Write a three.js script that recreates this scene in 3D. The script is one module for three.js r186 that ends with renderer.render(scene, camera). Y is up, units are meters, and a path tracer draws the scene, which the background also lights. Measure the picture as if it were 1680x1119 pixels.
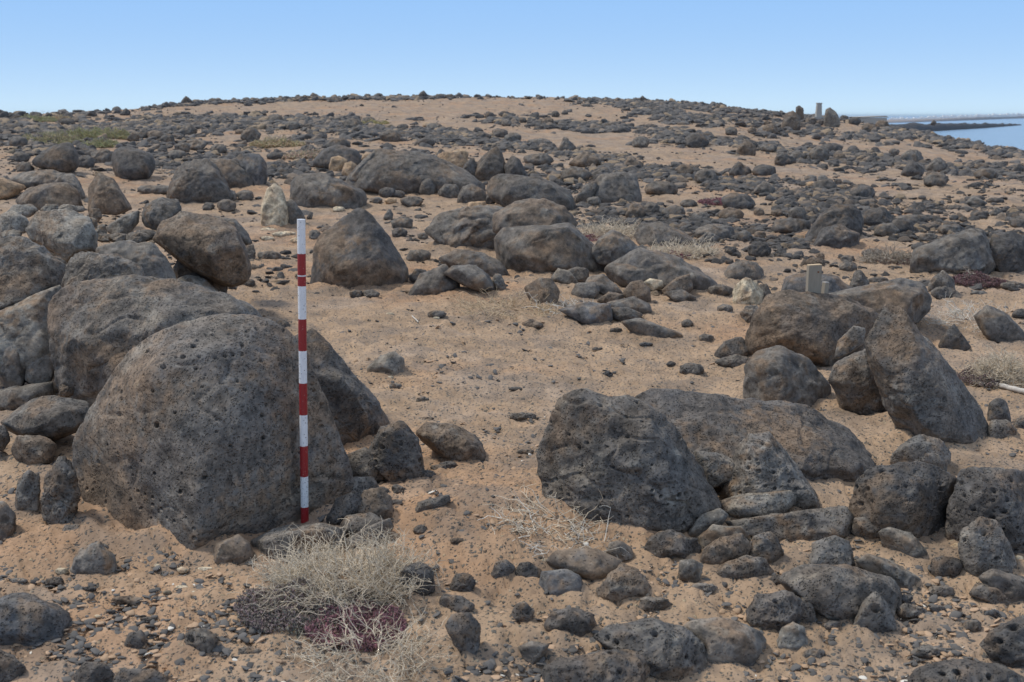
import * as THREE from 'three';
import { ConvexHull } from 'three/addons/math/ConvexHull.js';
import { ImprovedNoise } from 'three/addons/math/ImprovedNoise.js';
import { mergeGeometries } from 'three/addons/utils/BufferGeometryUtils.js';

// ------------------------------------------------------------------ camera, sky, sun, exposure
const scene = new THREE.Scene();
const W = 1680, HH = 1119, F = 1722;            // the photograph's size and focal length in its pixels
const EYE = 1.258, PITCH = 12.11 * Math.PI / 180;
const camera = new THREE.PerspectiveCamera(2 * Math.atan(HH / 2 / F) * 180 / Math.PI, W / HH, 0.05, 12000);
camera.position.set(0, EYE, 0);
camera.rotation.set(-PITCH, 0, 0);
camera.focus = 4.6; camera.userData.fStop = 7;
const renderer = new THREE.WebGLRenderer({ antialias: true });
renderer.toneMapping = THREE.LinearToneMapping;
renderer.toneMappingExposure = 1.1;
renderer.shadowMap.enabled = true;

const P = new ImprovedNoise();
const SUN_DIR = new THREE.Vector3(-0.62, 1.0, -0.22).normalize();
const sun = new THREE.DirectionalLight(new THREE.Color(1.0, 0.92, 0.8), 2.3);
sun.position.copy(SUN_DIR).multiplyScalar(60);
sun.shadow.radius = 15; sun.castShadow = true;
sun.shadow.mapSize.set(4096, 4096);
Object.assign(sun.shadow.camera, { left: -45, right: 45, top: 45, bottom: -45, near: 1, far: 160 });
scene.add(sun); scene.add(sun.target);

function fbm(x, y, z, o = 4) { let a = 1, s = 0, t = 0; for (let i = 0; i < o; i++) { s += a * P.noise(x, y, z); t += a; x = x * 2.03 + 3.1; y = y * 2.03 + 1.7; z = z * 2.03 + 5.3; a *= 0.5; } return s / t; }
const clamp = (v, a = 0, b = 1) => Math.min(b, Math.max(a, v));
const smooth = (a, b, v) => { const t = clamp((v - a) / (b - a)); return t * t * (3 - 2 * t); };
const lerp = (a, b, t) => a + (b - a) * t;
function rng(seed) { let s = (seed * 2654435761) >>> 0; return () => { s = (s + 0x6D2B79F5) >>> 0; let t = Math.imul(s ^ (s >>> 15), 1 | s); t = (t + Math.imul(t ^ (t >>> 7), 61 | t)) ^ t; return ((t ^ (t >>> 14)) >>> 0) / 4294967296; }; }

// the sky: clear pale blue low down, a thin broken veil of high cloud higher up
{
  const w = 1024, h = 512, d = new Float32Array(w * h * 4);
  const lowC = [0.60, 0.79, 0.93], midC = [0.245, 0.475, 0.86], highC = [0.19, 0.35, 0.66], cloud = [0.62, 0.63, 0.65];
  for (let j = 0; j < h; j++) {
    const el = ((j + 0.5) / h - 0.5) * 180;
    for (let i = 0; i < w; i++) {
      const az = (i + 0.5) / w * Math.PI * 2 - Math.PI, e = el * Math.PI / 180;
      const dx = Math.cos(e) * Math.cos(az), dy = Math.sin(e), dz = Math.cos(e) * Math.sin(az);
      const a = Math.max(0, el), k = i * 4 + j * w * 4;
      const t1 = 1 - Math.exp(-a / 3.3), t2 = smooth(8, 60, a);
      const q = 1.5 / (Math.max(dy, 0) + 0.25);
      const n = 0.5 + 0.9 * fbm(dx * q + 7, dz * q + 2, 0.4, 5) + 0.35 * fbm(dx * q * 4, dz * q * 4, 3.2, 3);
      const cl = smooth(9, 34, a) * clamp(0.62 + 0.7 * (n - 0.5), 0.12, 0.95);
      for (let c = 0; c < 3; c++) {
        const v = lerp(lerp(lowC[c], midC[c], t1), highC[c], t2);
        d[k + c] = lerp(v, cloud[c], cl);
      }
      d[k + 3] = 1;
    }
  }
  const sky = new THREE.DataTexture(d, w, h, THREE.RGBAFormat, THREE.FloatType);
  sky.mapping = THREE.EquirectangularReflectionMapping;
  sky.magFilter = THREE.LinearFilter; sky.needsUpdate = true;
  scene.background = sky; scene.environment = sky;
}

// ------------------------------------------------------------------ ground form
const cP = Math.cos(PITCH), sP = Math.sin(PITCH);
const tePix = py => Math.tan(Math.atan((HH / 2 - py) / F) - PITCH);
function table(t, x) { if (x <= t[0][0]) return t[0].slice(1); for (let i = 1; i < t.length; i++) if (x <= t[i][0]) { const k = (x - t[i - 1][0]) / (t[i][0] - t[i - 1][0]); return t[i].slice(1).map((v, j) => lerp(t[i - 1][j + 1], v, k)); } return t[t.length - 1].slice(1); }
const NEAR = [[-30, -1.5], [0, -1.4], [2.2, -1.285], [3.115, -1.258], [4, -1.236], [5.2, -1.206], [7, -1.146], [9, -1.072], [11.5, -0.985], [14, -0.905]];
const CREST = [[-600, 196, 33], [-200, 191, 34], [0, 189, 36], [130, 186, 40], [250, 177, 46], [330, 171, 50], [450, 166, 54], [600, 162, 55], [700, 160, 56], [800, 159, 57], [900, 161, 58], [1000, 164, 58], [1100, 167, 58], [1200, 176, 58], [1300, 190, 58], [1400, 200, 58], [1460, 209, 56], [1550, 226, 52], [1680, 250, 45], [1900, 292, 38], [2300, 330, 32]];
const SEA = EYE - 5.0;
function formH(x, z) {
  const d = -z;
  if (d < 14) return EYE + table(NEAR, d)[0];
  const px = 840 + F * (x / d) / 0.978;
  const [pySky, rc] = table(CREST, px);
  const py = (dd) => { const t = Math.log(dd / 14) / Math.log(rc / 14); return 304.6 + (pySky - 304.6) * Math.pow(t, 0.82); };
  if (d <= rc) return EYE + tePix(py(d)) * d;
  const te = tePix(pySky), e = d - rc;
  const drop = px > 1250 ? lerp(0.03, 0.13, smooth(1250, 1500, px)) : 0.03;
  return Math.max(EYE + te * d - drop * e * e / (e + 5), px > 1250 || d > 260 ? SEA - 1.6 : SEA + 0.9 + 0.3 * fbm(x * 0.02, z * 0.02, 1));
}
const MOUNDS = [];   // x, z, radius, height of small drifts of sand
function H(x, z) {
  const r = Math.hypot(x, z);
  let h = formH(x, z);
  const far = smooth(10, 30, r);
  h += fbm(x * 0.9, z * 0.9, 4.4, 3) * (0.035 + 0.13 * far);
  if (r < 16) h += fbm(x * 4.1, z * 4.1, 8.2, 4) * 0.022;
  for (const m of MOUNDS) { const q = ((x - m[0]) ** 2 + (z - m[1]) ** 2) / (m[2] * m[2]); if (q < 6) h += m[3] * Math.exp(-q); }
  return h;
}
function dirOf(px, py) { const X = (px - W / 2) / F, Y = (HH / 2 - py) / F; return [X, Y * cP - sP, -(Y * sP + cP)]; }
function unproj(px, py, d) { const v = dirOf(px, py), k = d / -v[2]; return new THREE.Vector3(v[0] * k, EYE + v[1] * k, -d); }
function groundAt(px, py, hf = H, lift = 0) {
  const v = dirOf(px, py); let a = 0.9, b = 0;
  for (let d = 1; d < 75; d *= 1.012) { const k = d / -v[2]; if (EYE + v[1] * k <= hf(v[0] * k, -d)) { b = d; break; } a = d; }
  if (!b) return py < 260 && lift < 30 ? groundAt(px, py + 1, hf, lift + 1) : null;
  for (let i = 0; i < 18; i++) { const m = (a + b) / 2, k = m / -v[2]; if (EYE + v[1] * k <= hf(v[0] * k, -m)) b = m; else a = m; }
  return unproj(px, py, b);
}
for (const [px, py, r, h] of [[880, 850, 0.34, 0.07], [760, 865, 0.3, 0.04], [850, 475, 0.5, 0.05], [830, 560, 0.8, 0.03], [90, 770, 0.3, 0.05], [940, 560, 0.7, -0.04], [560, 1000, 0.25, 0.03], [300, 1010, 0.5, 0.02], [1150, 980, 0.35, 0.025]]) {
  const g = groundAt(px, py); MOUNDS.push([g.x, g.z, r, h]);
}

// ------------------------------------------------------------------ textures
function tileGrid(n, seed) { const r = rng(seed), a = new Float32Array(n * n); for (let i = 0; i < a.length; i++) a[i] = r(); return a; }
function tileNoise(size, freq, seed) {   // periodic smooth value noise, size*size
  const g = tileGrid(freq, seed), out = new Float32Array(size * size);
  for (let y = 0; y < size; y++) { const fy = y / size * freq, y0 = Math.floor(fy), ty = fy - y0, sy = ty * ty * (3 - 2 * ty), ya = (y0 % freq) * freq, yb = ((y0 + 1) % freq) * freq;
    for (let x = 0; x < size; x++) { const fx = x / size * freq, x0 = Math.floor(fx), tx = fx - x0, sx = tx * tx * (3 - 2 * tx), xa = x0 % freq, xb = (x0 + 1) % freq;
      out[y * size + x] = lerp(lerp(g[ya + xa], g[ya + xb], sx), lerp(g[yb + xa], g[yb + xb], sx), sy); } }
  return out;
}
function tileFbm(size, f0, o, seed, gain = 0.55) { const s = new Float32Array(size * size); let a = 1, t = 0; for (let i = 0; i < o; i++) { const n = tileNoise(size, f0 << i, seed + i * 17); for (let k = 0; k < s.length; k++) s[k] += n[k] * a; t += a; a *= gain; } for (let k = 0; k < s.length; k++) s[k] /= t; return s; }
function dots(buf, size, count, rmin, rmax, seed, put) {   // stamps irregular ellipses, wrapping round the tile
  const r = rng(seed);
  for (let i = 0; i < count; i++) {
    const cx = r() * size, cy = r() * size, R = rmin + (rmax - rmin) * Math.pow(r(), 2.6), e = 0.55 + 0.45 * r(), an = r() * 3.14, c = Math.cos(an), s = Math.sin(an), v = r(), ph = r() * 6;
    const n = Math.ceil(R * 1.3);
    for (let y = -n; y <= n; y++) for (let x = -n; x <= n; x++) {
      const u = (x * c + y * s) / R, w = (-x * s + y * c) / (R * e), q = Math.sqrt(u * u + w * w) * (1 + 0.18 * Math.sin(3 * Math.atan2(w, u) + ph));
      if (q < 1) { const k = ((Math.floor(cy + y) + size) % size) * size + (Math.floor(cx + x) + size) % size; put(buf, k, q, v); }
    }
  }
}
function tex(size, bytes, srgb) { const t = new THREE.DataTexture(bytes, size, size); t.wrapS = t.wrapT = THREE.RepeatWrapping; t.magFilter = THREE.LinearFilter; t.minFilter = THREE.LinearMipmapLinearFilter; t.generateMipmaps = true; if (srgb) t.colorSpace = THREE.SRGBColorSpace; t.needsUpdate = true; return t; }
const toS = v => 255 * (v <= 0.0031308 ? v * 12.92 : 1.055 * Math.pow(v, 1 / 2.4) - 0.055);
function grey(size, a) { const b = new Uint8Array(size * size * 4); for (let k = 0; k < a.length; k++) { const v = clamp(a[k]) * 255; b[k * 4] = b[k * 4 + 1] = b[k * 4 + 2] = v; b[k * 4 + 3] = 255; } return tex(size, b, false); }

const ROCK_TILE = 0.62;   // metres a rock tile covers
function rockTextures(seed, pits, pr) {
  const S = 1024, n = S * S, rough = tileFbm(S, 16, 6, seed, 0.66), broad = tileFbm(S, 4, 4, seed + 90), h = new Float32Array(n), bytes = new Uint8Array(n * 4);
  for (let k = 0; k < n; k++) h[k] = 0.78 + (rough[k] - 0.5) * 0.42 + (broad[k] - 0.5) * 0.1;
  dots(h, S, pits, 2, pr, seed + 5, (b, k, q, v) => { b[k] -= (0.3 + 0.45 * v) * Math.min(1, (1 - q) * 2.6); });
  const tone = new Float32Array(n); for (let k = 0; k < n; k++) tone[k] = 0.66 + (rough[k] - 0.5) * 1.35 + (broad[k] - 0.5) * 0.45;
  const rd = rng(seed + 7);
  dots(tone, S, 5200, 0.8, 3.2, seed + 8, (b, k, q, v) => { b[k] += v > 0.42 ? 0.5 * (v - 0.3) : -0.2; });   // pale feldspar and dark grains
  dots(tone, S, 5200, 2.5, 9, seed + 12, (b, k, q, v) => { b[k] *= v > 0.5 ? 1 + 0.5 * (v - 0.35) : 0.72 + 0.3 * v; });
  const warm = tileFbm(S, 8, 4, seed + 40);
  for (let k = 0; k < n; k++) { const t = clamp(tone[k] + (rd() - 0.5) * 0.1, 0.2, 1), w = (warm[k] - 0.5) * 0.22; bytes[k * 4] = toS(clamp(t * (1 + w))); bytes[k * 4 + 1] = toS(t); bytes[k * 4 + 2] = toS(clamp(t * (1 - w * 1.1))); bytes[k * 4 + 3] = 255; }
  return [tex(S, bytes, true), grey(S, h)];
}
const [rockMapA, rockBumpA] = rockTextures(11, 5200, 6);
const [rockMapB, rockBumpB] = rockTextures(57, 1500, 5);
const rockMat = new THREE.MeshStandardMaterial({ map: rockMapA, bumpMap: rockBumpA, bumpScale: 0.017, roughness: 0.82, vertexColors: true, name: 'vesicular_basalt' });
const smoothMat = new THREE.MeshStandardMaterial({ map: rockMapB, bumpMap: rockBumpB, bumpScale: 0.011, roughness: 0.8, vertexColors: true, name: 'fine_basalt' });

// ------------------------------------------------------------------ bookkeeping
const used = {};
function numbered(n) { const k = used[n] = (used[n] ?? -1) + 1; return k ? n + '_' + String(k).padStart(3, '0') : n; }
function add(o, name, data) { o.name = numbered(name); Object.assign(o.userData, data); scene.add(o); o.traverse(m => { if (m.isMesh) { m.castShadow = true; m.receiveShadow = true; } }); return o; }
function part(geo, mat, name, parent, data) { const m = new THREE.Mesh(geo, mat); m.name = name; if (data) Object.assign(m.userData, data); parent.add(m); return m; }

// ------------------------------------------------------------------ ground sheet
let groundMesh;
{
  const az = [], rr = [];
  for (let a = -180; a < -34; a += 6) az.push(a);
  for (let i = 0; i <= 500; i++) az.push(-33 + 66 * i / 500);
  for (let a = 39; a <= 180; a += 6) az.push(a);
  if (az[az.length - 1] < 180) az.push(180);
  rr.push(0.05, 0.5, 1.0, 1.4);
  for (let r = 1.7; r < 90;) { rr.push(r); r *= r < 12 ? 1.0072 : 1.011; }
  for (let r = 92; r < 9000; r *= 1.09) rr.push(r);
  const na = az.length, nr = rr.length, pos = new Float32Array(na * nr * 3), uv = new Float32Array(na * nr * 2), col = new Float32Array(na * nr * 3), idx = [];
  for (let j = 0; j < nr; j++) for (let i = 0; i < na; i++) {
    const a = az[i] * Math.PI / 180, r = rr[j], x = r * Math.sin(a), z = -r * Math.cos(a), k = j * na + i;
    let y = H(x, z);
    if (r > 1.5 && r < 25 && Math.abs(az[i]) < 33) {   // crumbly surface: lumps, crusts and rills
      const n1 = fbm(x * 11, z * 11, 2.2, 4), n2 = P.noise(x * 34, z * 34, 7.7), cr = Math.abs(fbm(x * 5 + 9, z * 9, 1.1, 3));
      y += n1 * 0.024 + n2 * 0.005 - 0.012 * smooth(0.06, 0, cr) + 0.008 * smooth(0.1, 0.16, fbm(x * 2.7 + 4, z * 4.4, 3.1, 3));
    }
    pos.set([x, y, z], k * 3); uv.set([x / 1.9, z / 1.9], k * 2);
    // patches of ochre soil, pale dust and grey grit
    const p1 = smooth(-0.05, 0.3, fbm(x * 0.55 + 11, z * 0.8, 6.1, 4)), p2 = smooth(-0.02, 0.3, fbm(x * 1.6 + 3, z * 1.6 + 8, 9.4, 4)), p3 = smooth(0.0, 0.25, fbm(x * 3.7, z * 3.7 + 20, 2.9, 3));
    let c = [0.465, 0.325, 0.21];
    c = [lerp(c[0], 0.49, p1), lerp(c[1], 0.305, p1), lerp(c[2], 0.18, p1)];
    c = [lerp(c[0], 0.44, p2 * 0.7), lerp(c[1], 0.335, p2 * 0.7), lerp(c[2], 0.25, p2 * 0.7)];
    c = [lerp(c[0], 0.27, p3 * 0.6), lerp(c[1], 0.21, p3 * 0.6), lerp(c[2], 0.16, p3 * 0.6)];
    col.set(c, k * 3);
  }
  for (let j = 0; j < nr - 1; j++) for (let i = 0; i < na - 1; i++) { const a = j * na + i, b = a + 1, c = a + na, d = c + 1; idx.push(a, b, c, b, d, c); }
  const g = new THREE.BufferGeometry();
  g.setAttribute('position', new THREE.BufferAttribute(pos, 3)); g.setAttribute('uv', new THREE.BufferAttribute(uv, 2)); g.setAttribute('color', new THREE.BufferAttribute(col, 3));
  g.setIndex(idx); g.computeVertexNormals();
  // sandy soil with grit: 2048 pixels over 1.9 m
  const S = 2048, n = S * S, f = tileFbm(S, 8, 8, 301, 0.62), f2 = tileFbm(S, 32, 5, 377, 0.7), h = new Float32Array(n), tr = new Float32Array(n), rb = new Float32Array(n);
  for (let k = 0; k < n; k++) { h[k] = 0.35 + (f[k] - 0.5) * 0.9 + (f2[k] - 0.5) * 0.35; tr[k] = 0.76 + (f[k] - 0.5) * 0.55 + (f2[k] - 0.5) * 0.5; }
  dots(h, S, 46000, 0.9, 6, 313, (b, k, q) => { b[k] += 0.22 * Math.sqrt(1 - q * q); });
  dots(tr, S, 46000, 0.9, 6, 313, (b, k, q, v) => { if (v < 0.52) { b[k] *= 0.38 + 0.25 * v; rb[k] = 1; } else if (v > 0.9) { b[k] *= 1.22; rb[k] = 0.6; } else if (v < 0.62) { b[k] *= 0.8; rb[k] = 0.3; } });
  const r0 = rng(5), bytes = new Uint8Array(n * 4);
  for (let k = 0; k < n; k++) { const t = clamp(tr[k] + (r0() - 0.5) * 0.16, 0.12, 1), g1 = rb[k]; bytes[k * 4] = toS(t * (1 - 0.12 * g1)); bytes[k * 4 + 1] = toS(clamp(t * (1 + 0.16 * g1))); bytes[k * 4 + 2] = toS(clamp(t * (1 + 0.5 * g1))); bytes[k * 4 + 3] = 255; }
  groundMesh = new THREE.Mesh(g, new THREE.MeshStandardMaterial({ map: tex(S, bytes, true), bumpMap: grey(S, h), bumpScale: 0.014, roughness: 0.95, vertexColors: true, name: 'sandy_soil' }));
  add(groundMesh, 'ground', { kind: 'structure', label: 'sandy ochre ground scattered with grit rising to a low crest', category: 'ground' });
}

// ------------------------------------------------------------------ sea, reef and far shore
{
  const S = 512, b = tileFbm(S, 16, 5, 700, 0.6);
  const bump = grey(S, b);
  const g = new THREE.RingGeometry(25, 9000, 96, 40); g.rotateX(-Math.PI / 2);
  const p = g.attributes.position, uv = g.attributes.uv; for (let i = 0; i < p.count; i++) uv.setXY(i, p.getX(i) / 9, p.getZ(i) / 9);
  const m = new THREE.Mesh(g, new THREE.MeshPhysicalMaterial({ color: new THREE.Color().setRGB(0.2, 0.27, 0.33), roughness: 0.16, bumpMap: bump, bumpScale: 0.12, ior: 1.33, name: 'sea_water' }));
  m.position.y = SEA;
  add(m, 'sea', { kind: 'structure', label: 'calm pale blue sea beyond the rocky shore', category: 'sea' });
}

// ------------------------------------------------------------------ rocks
const TONE = {
  g: [0.21, 0.183, 0.155], d: [0.146, 0.13, 0.116], b: [0.255, 0.19, 0.135], l: [0.34, 0.305, 0.255], t: [0.6, 0.41, 0.24], w: [0.78, 0.64, 0.44],
  k: [0.16, 0.156, 0.154], s: [0.25, 0.222, 0.19],
};
const BROWN = [0.285, 0.195, 0.123], PATINA = [0.127, 0.119, 0.113];
const sphereCache = {};
function sphereMesh(N) {   // a cube sphere with shared vertices
  if (sphereCache[N]) return sphereCache[N];
  const id = new Map(), dirs = [], idx = [], w = i => Math.tan((i / N * 2 - 1) * Math.PI / 4);
  const at = (i, j, k) => { const key = (i * (N + 1) + j) * (N + 1) + k; let v = id.get(key); if (v === undefined) { v = dirs.length / 3; id.set(key, v); const x = w(i), y = w(j), z = w(k), l = Math.hypot(x, y, z); dirs.push(x / l, y / l, z / l); } return v; };
  for (let a = 0; a < N; a++) for (let b = 0; b < N; b++) {
    const q = (f, flip) => { const c = [f(a, b), f(a + 1, b), f(a + 1, b + 1), f(a, b + 1)]; flip ? idx.push(c[0], c[2], c[1], c[0], c[3], c[2]) : idx.push(c[0], c[1], c[2], c[0], c[2], c[3]); };
    q((u, v) => at(N, u, v), false); q((u, v) => at(0, u, v), true);
    q((u, v) => at(u, N, v), true); q((u, v) => at(u, 0, v), false);
    q((u, v) => at(u, v, N), false); q((u, v) => at(u, v, 0), true);
  }
  return sphereCache[N] = [dirs, idx];
}
function hash3(i, j, k, s) { let h = (i * 374761393 + j * 668265263 + k * 2147483647 + s * 1274126177) | 0; h = Math.imul(h ^ (h >>> 13), 1274126177); h = Math.imul(h ^ (h >>> 15), 2246822519); return ((h ^ (h >>> 16)) >>> 0) / 4294967296; }
function pitDepth(x, y, z, cell, chance, rmin, rmax, seed) {
  const gx = Math.floor(x / cell - 0.5), gy = Math.floor(y / cell - 0.5), gz = Math.floor(z / cell - 0.5); let d = 0;
  for (let i = 0; i < 2; i++) for (let j = 0; j < 2; j++) for (let k = 0; k < 2; k++) {
    const a = gx + i, b = gy + j, c = gz + k;
    if (hash3(a, b, c, seed) > chance) continue;
    const R = rmin + (rmax - rmin) * hash3(a, b, c, seed + 4) ** 2;
    const q = Math.hypot((a + 0.25 + 0.5 * hash3(a, b, c, seed + 1)) * cell - x, ((b + 0.25 + 0.5 * hash3(a, b, c, seed + 2)) * cell - y) * 1.35, (c + 0.25 + 0.5 * hash3(a, b, c, seed + 3)) * cell - z) / R;
    if (q < 1) d = Math.max(d, R * 1.9 * (1 - q * q * q));
  }
  return d;
}
// pts: hull points in local metres. Rounded convex hull, then weathering
function rockGeo(pts, o, seed, N) {
  const near0 = o.near ?? true, hull = new ConvexHull().setFromPoints(pts), planes = [], c = new THREE.Vector3();
  const box = new THREE.Box3().setFromPoints(pts), sz = box.getSize(new THREE.Vector3());
  box.getCenter(c); const mean = new THREE.Vector3(); pts.forEach(p => mean.add(p)); mean.multiplyScalar(1 / pts.length); c.lerp(mean, 0.5);
  for (const f of hull.faces) { const dd = f.constant - f.normal.dot(c); if (dd > 1e-5 && f.area > 1e-9) planes.push([f.normal.x, f.normal.y, f.normal.z, dd, f.area]); }
  const size = Math.cbrt(Math.max(1e-6, sz.x * sz.y * sz.z)), p = (o.p ?? 16) < 12 ? (o.p ?? 16) * 1.9 : (o.p ?? 16) * 3.4, [dirs, idx] = sphereMesh(N), nv = dirs.length / 3;
  const pos = new Float32Array(nv * 3), col = new Float32Array(nv * 3), r = rng(seed + 1), ox = r() * 90, oy = r() * 90, oz = r() * 90;
  const cuts = o.cuts ?? (o.tone === 'w' && !near0 ? 10 : p < 24 ? 2 : 5);   // broken faces: planes that shave the hull
  for (let i = 0; i < cuts; i++) { const n = (near0 ? new THREE.Vector3((r() - .5) * 1.5, (r() - .4) * 0.9, 0.35 + 0.5 * r()) : new THREE.Vector3(r() - .5, (r() - .35) * 0.9, r() - .3)).normalize(); let sup = 0; for (const q of pts) sup = Math.max(sup, n.x * (q.x - c.x) + n.y * (q.y - c.y) + n.z * (q.z - c.z)); planes.push([n.x, n.y, n.z, sup * (0.78 + 0.16 * r()), 1]); }
  const nm = (o.n ?? ((o.p ?? 16) >= 28 ? 0.7 : 1)), k1 = 1.9 / size, k2 = 5.5 / size, tone = TONE[o.tone ?? 'g'], br = o.br ?? 0.36, pit = o.pit ?? 0.35, mul = 0.9 + 0.22 * r(), cx = c.x, cy = c.y, cz = c.z;
  const near = o.near ?? true, cell = Math.max(sz.x, sz.y) * 0.8 / N;
  for (let i = 0; i < nv; i++) {
    let x = dirs[i * 3], y = dirs[i * 3 + 1], z = dirs[i * 3 + 2];
    if (near) { y += 0.22; z += 0.5; const l = Math.hypot(x, y, z); x /= l; y /= l; z /= l; }   // finer cells on the sides in view
    let s = 0; for (const q of planes) { const v = (q[0] * x + q[1] * y + q[2] * z) / q[3]; if (v > 0) s += Math.pow(v * size, p); }
    let R = 1.055 * size * Math.pow(s, -1 / p);
    let X = x * R, Y = y * R, Z = z * R;
    const a = 0.55 * (0.28 - Math.abs(P.noise(X * k1 + ox, Y * k1 + oy, Z * k1 + oz))) * 2.2 + 0.45 * (0.26 - Math.abs(P.noise(X * k1 * 2.3 + oy, Y * k1 * 2.3 + oz, Z * k1 * 2.3 + ox))) * 2, b = fbm(X * k2 + oy, Y * k2 + oz, Z * k2 + ox, 4) * 0.7 + (0.24 - Math.abs(P.noise(X * k2 * 1.5 + oz, Y * k2 * 1.5 + ox, Z * k2 * 1.5))) * 0.6;
    const ridge = 1 - Math.abs(P.noise(X * k2 * 0.8 + oz, Y * k2 * 1.3 + ox, Z * k2 * 0.8 + oy)) * 2;
    let dsp = size * nm * (a * 0.042 + b * 0.03 - Math.max(0, ridge - 0.76) * 0.05 * (o.crack ?? 0.6));
    if (near) {
      dsp += nm * (P.noise(X * 24 + ox, Y * 24, Z * 24) * 0.0035 + P.noise(X * 62, Y * 62 + oy, Z * 62) * 0.0014 + P.noise(X * 130, Y * 130 + oy, Z * 130) * 0.0006);
      if (pit > 0) {
        const zone = smooth(-0.25, 0.25, fbm(X * 3 + oz, Y * 3 + ox, Z * 3, 2)) * 0.75 + 0.25;
        const ra = Math.max(0.0048, cell * 1.35), rb = Math.max(0.009, cell * 1.7);
        if (ra < 0.0088) dsp -= pitDepth(X, Y, Z, Math.max(0.024, ra * 3.4), pit * zone * 0.8, ra, ra * 1.6, seed % 997);
        if (rb < 0.0108) dsp -= pitDepth(X, Y, Z, Math.max(0.09, rb * 6), pit * zone * 0.16, rb, rb * 1.7, seed % 991 + 9);
      }
    }
    R += dsp;
    X = x * R; Y = y * R; Z = z * R;
    pos[i * 3] = cx + X; pos[i * 3 + 1] = cy + Y; pos[i * 3 + 2] = cz + Z;
    // crust colours: brown varnish, blue-grey patina, pale mineral bloom
    const c1 = fbm(X * k1 * 0.9 + ox + 40, Y * k1 * 0.9 + oy, Z * k1 * 0.9, 4) + 0.25 * P.noise(X * 40, Y * 40, Z * 40), c2 = fbm(X * k2 * 0.6 + oy + 70, Y * k2 * 0.6, Z * k2 * 0.6 + oz, 4), c3 = P.noise(X * 55 + 5, Y * 55, Z * 55), c4 = fbm(X * k2 + 31, Y * k2 + ox, Z * k2, 4);
    let w1 = smooth(0.02, 0.3, c1) * Math.min(1, br * 2); if (o.brown) { const q = ((X + cx - o.brown[0]) / o.brown[2]) ** 2 + ((Y + cy - o.brown[1]) / o.brown[3]) ** 2; w1 = Math.max(w1, smooth(1.15, 0.75, q + c1 * 1.4) * 0.85); }
    const w2 = smooth(0.04, 0.28, c2) * (o.tone === 't' || o.tone === 'w' ? 0 : 0.55), w3 = smooth(0.12, 0.36, c4) * 0.45, sp = mul * (1 + c3 * 0.2 + c2 * 0.35);
    for (let q = 0; q < 3; q++) { let v = lerp(tone[q], BROWN[q] * (o.tone === 't' || o.tone === 'w' ? 2 : 1), w1); v = lerp(v, PATINA[q], w2); v = lerp(v, [0.36, 0.325, 0.27][q], w3 * (o.tone === 'd' ? 0.5 : 1)); col[i * 3 + q] = v * sp; }
  }
  let g = new THREE.BufferGeometry(); g.setAttribute('position', new THREE.BufferAttribute(pos, 3)); g.setIndex(idx); g.computeVertexNormals();
  // uv in metres, one of three turned planes for each face
  const nrm = g.attributes.normal.array, e = new THREE.Euler(r() * 6, r() * 6, r() * 6), M = new THREE.Matrix4().makeRotationFromEuler(e).elements;
  const rot = (a, k) => [M[0] * a[k] + M[4] * a[k + 1] + M[8] * a[k + 2], M[1] * a[k] + M[5] * a[k + 1] + M[9] * a[k + 2], M[2] * a[k] + M[6] * a[k + 1] + M[10] * a[k + 2]];
  const map = new Int32Array(nv * 3).fill(-1), oP = [], oN = [], oC = [], oU = [], oI = new Uint32Array(idx.length);
  for (let t = 0; t < idx.length; t += 3) {
    let ax = 0, ay = 0, az = 0; for (let q = 0; q < 3; q++) { const n = rot(nrm, idx[t + q] * 3); ax += n[0]; ay += n[1]; az += n[2]; }
    ax = Math.abs(ax); ay = Math.abs(ay); az = Math.abs(az); const pl = ax > ay && ax > az ? 0 : ay > az ? 1 : 2;
    for (let q = 0; q < 3; q++) {
      const v = idx[t + q]; let m = map[v * 3 + pl];
      if (m < 0) { m = map[v * 3 + pl] = oP.length / 3; oP.push(pos[v * 3], pos[v * 3 + 1], pos[v * 3 + 2]); oN.push(nrm[v * 3], nrm[v * 3 + 1], nrm[v * 3 + 2]); oC.push(col[v * 3], col[v * 3 + 1], col[v * 3 + 2]); const w = rot(pos, v * 3); oU.push((pl === 0 ? w[1] : w[0]) / ROCK_TILE + ox, (pl === 2 ? w[1] : w[2]) / ROCK_TILE + oy); }
      oI[t + q] = m;
    }
  }
  g = new THREE.BufferGeometry();
  g.setAttribute('position', new THREE.Float32BufferAttribute(oP, 3)); g.setAttribute('normal', new THREE.Float32BufferAttribute(oN, 3)); g.setAttribute('color', new THREE.Float32BufferAttribute(oC, 3)); g.setAttribute('uv', new THREE.Float32BufferAttribute(oU, 2)); g.setIndex(new THREE.BufferAttribute(oI, 1));
  return g;
}
let seedNo = 100, TRIS = 0;
const ROCKS = [];    // what was placed: px box, for labels and for keeping scatter away
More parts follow.
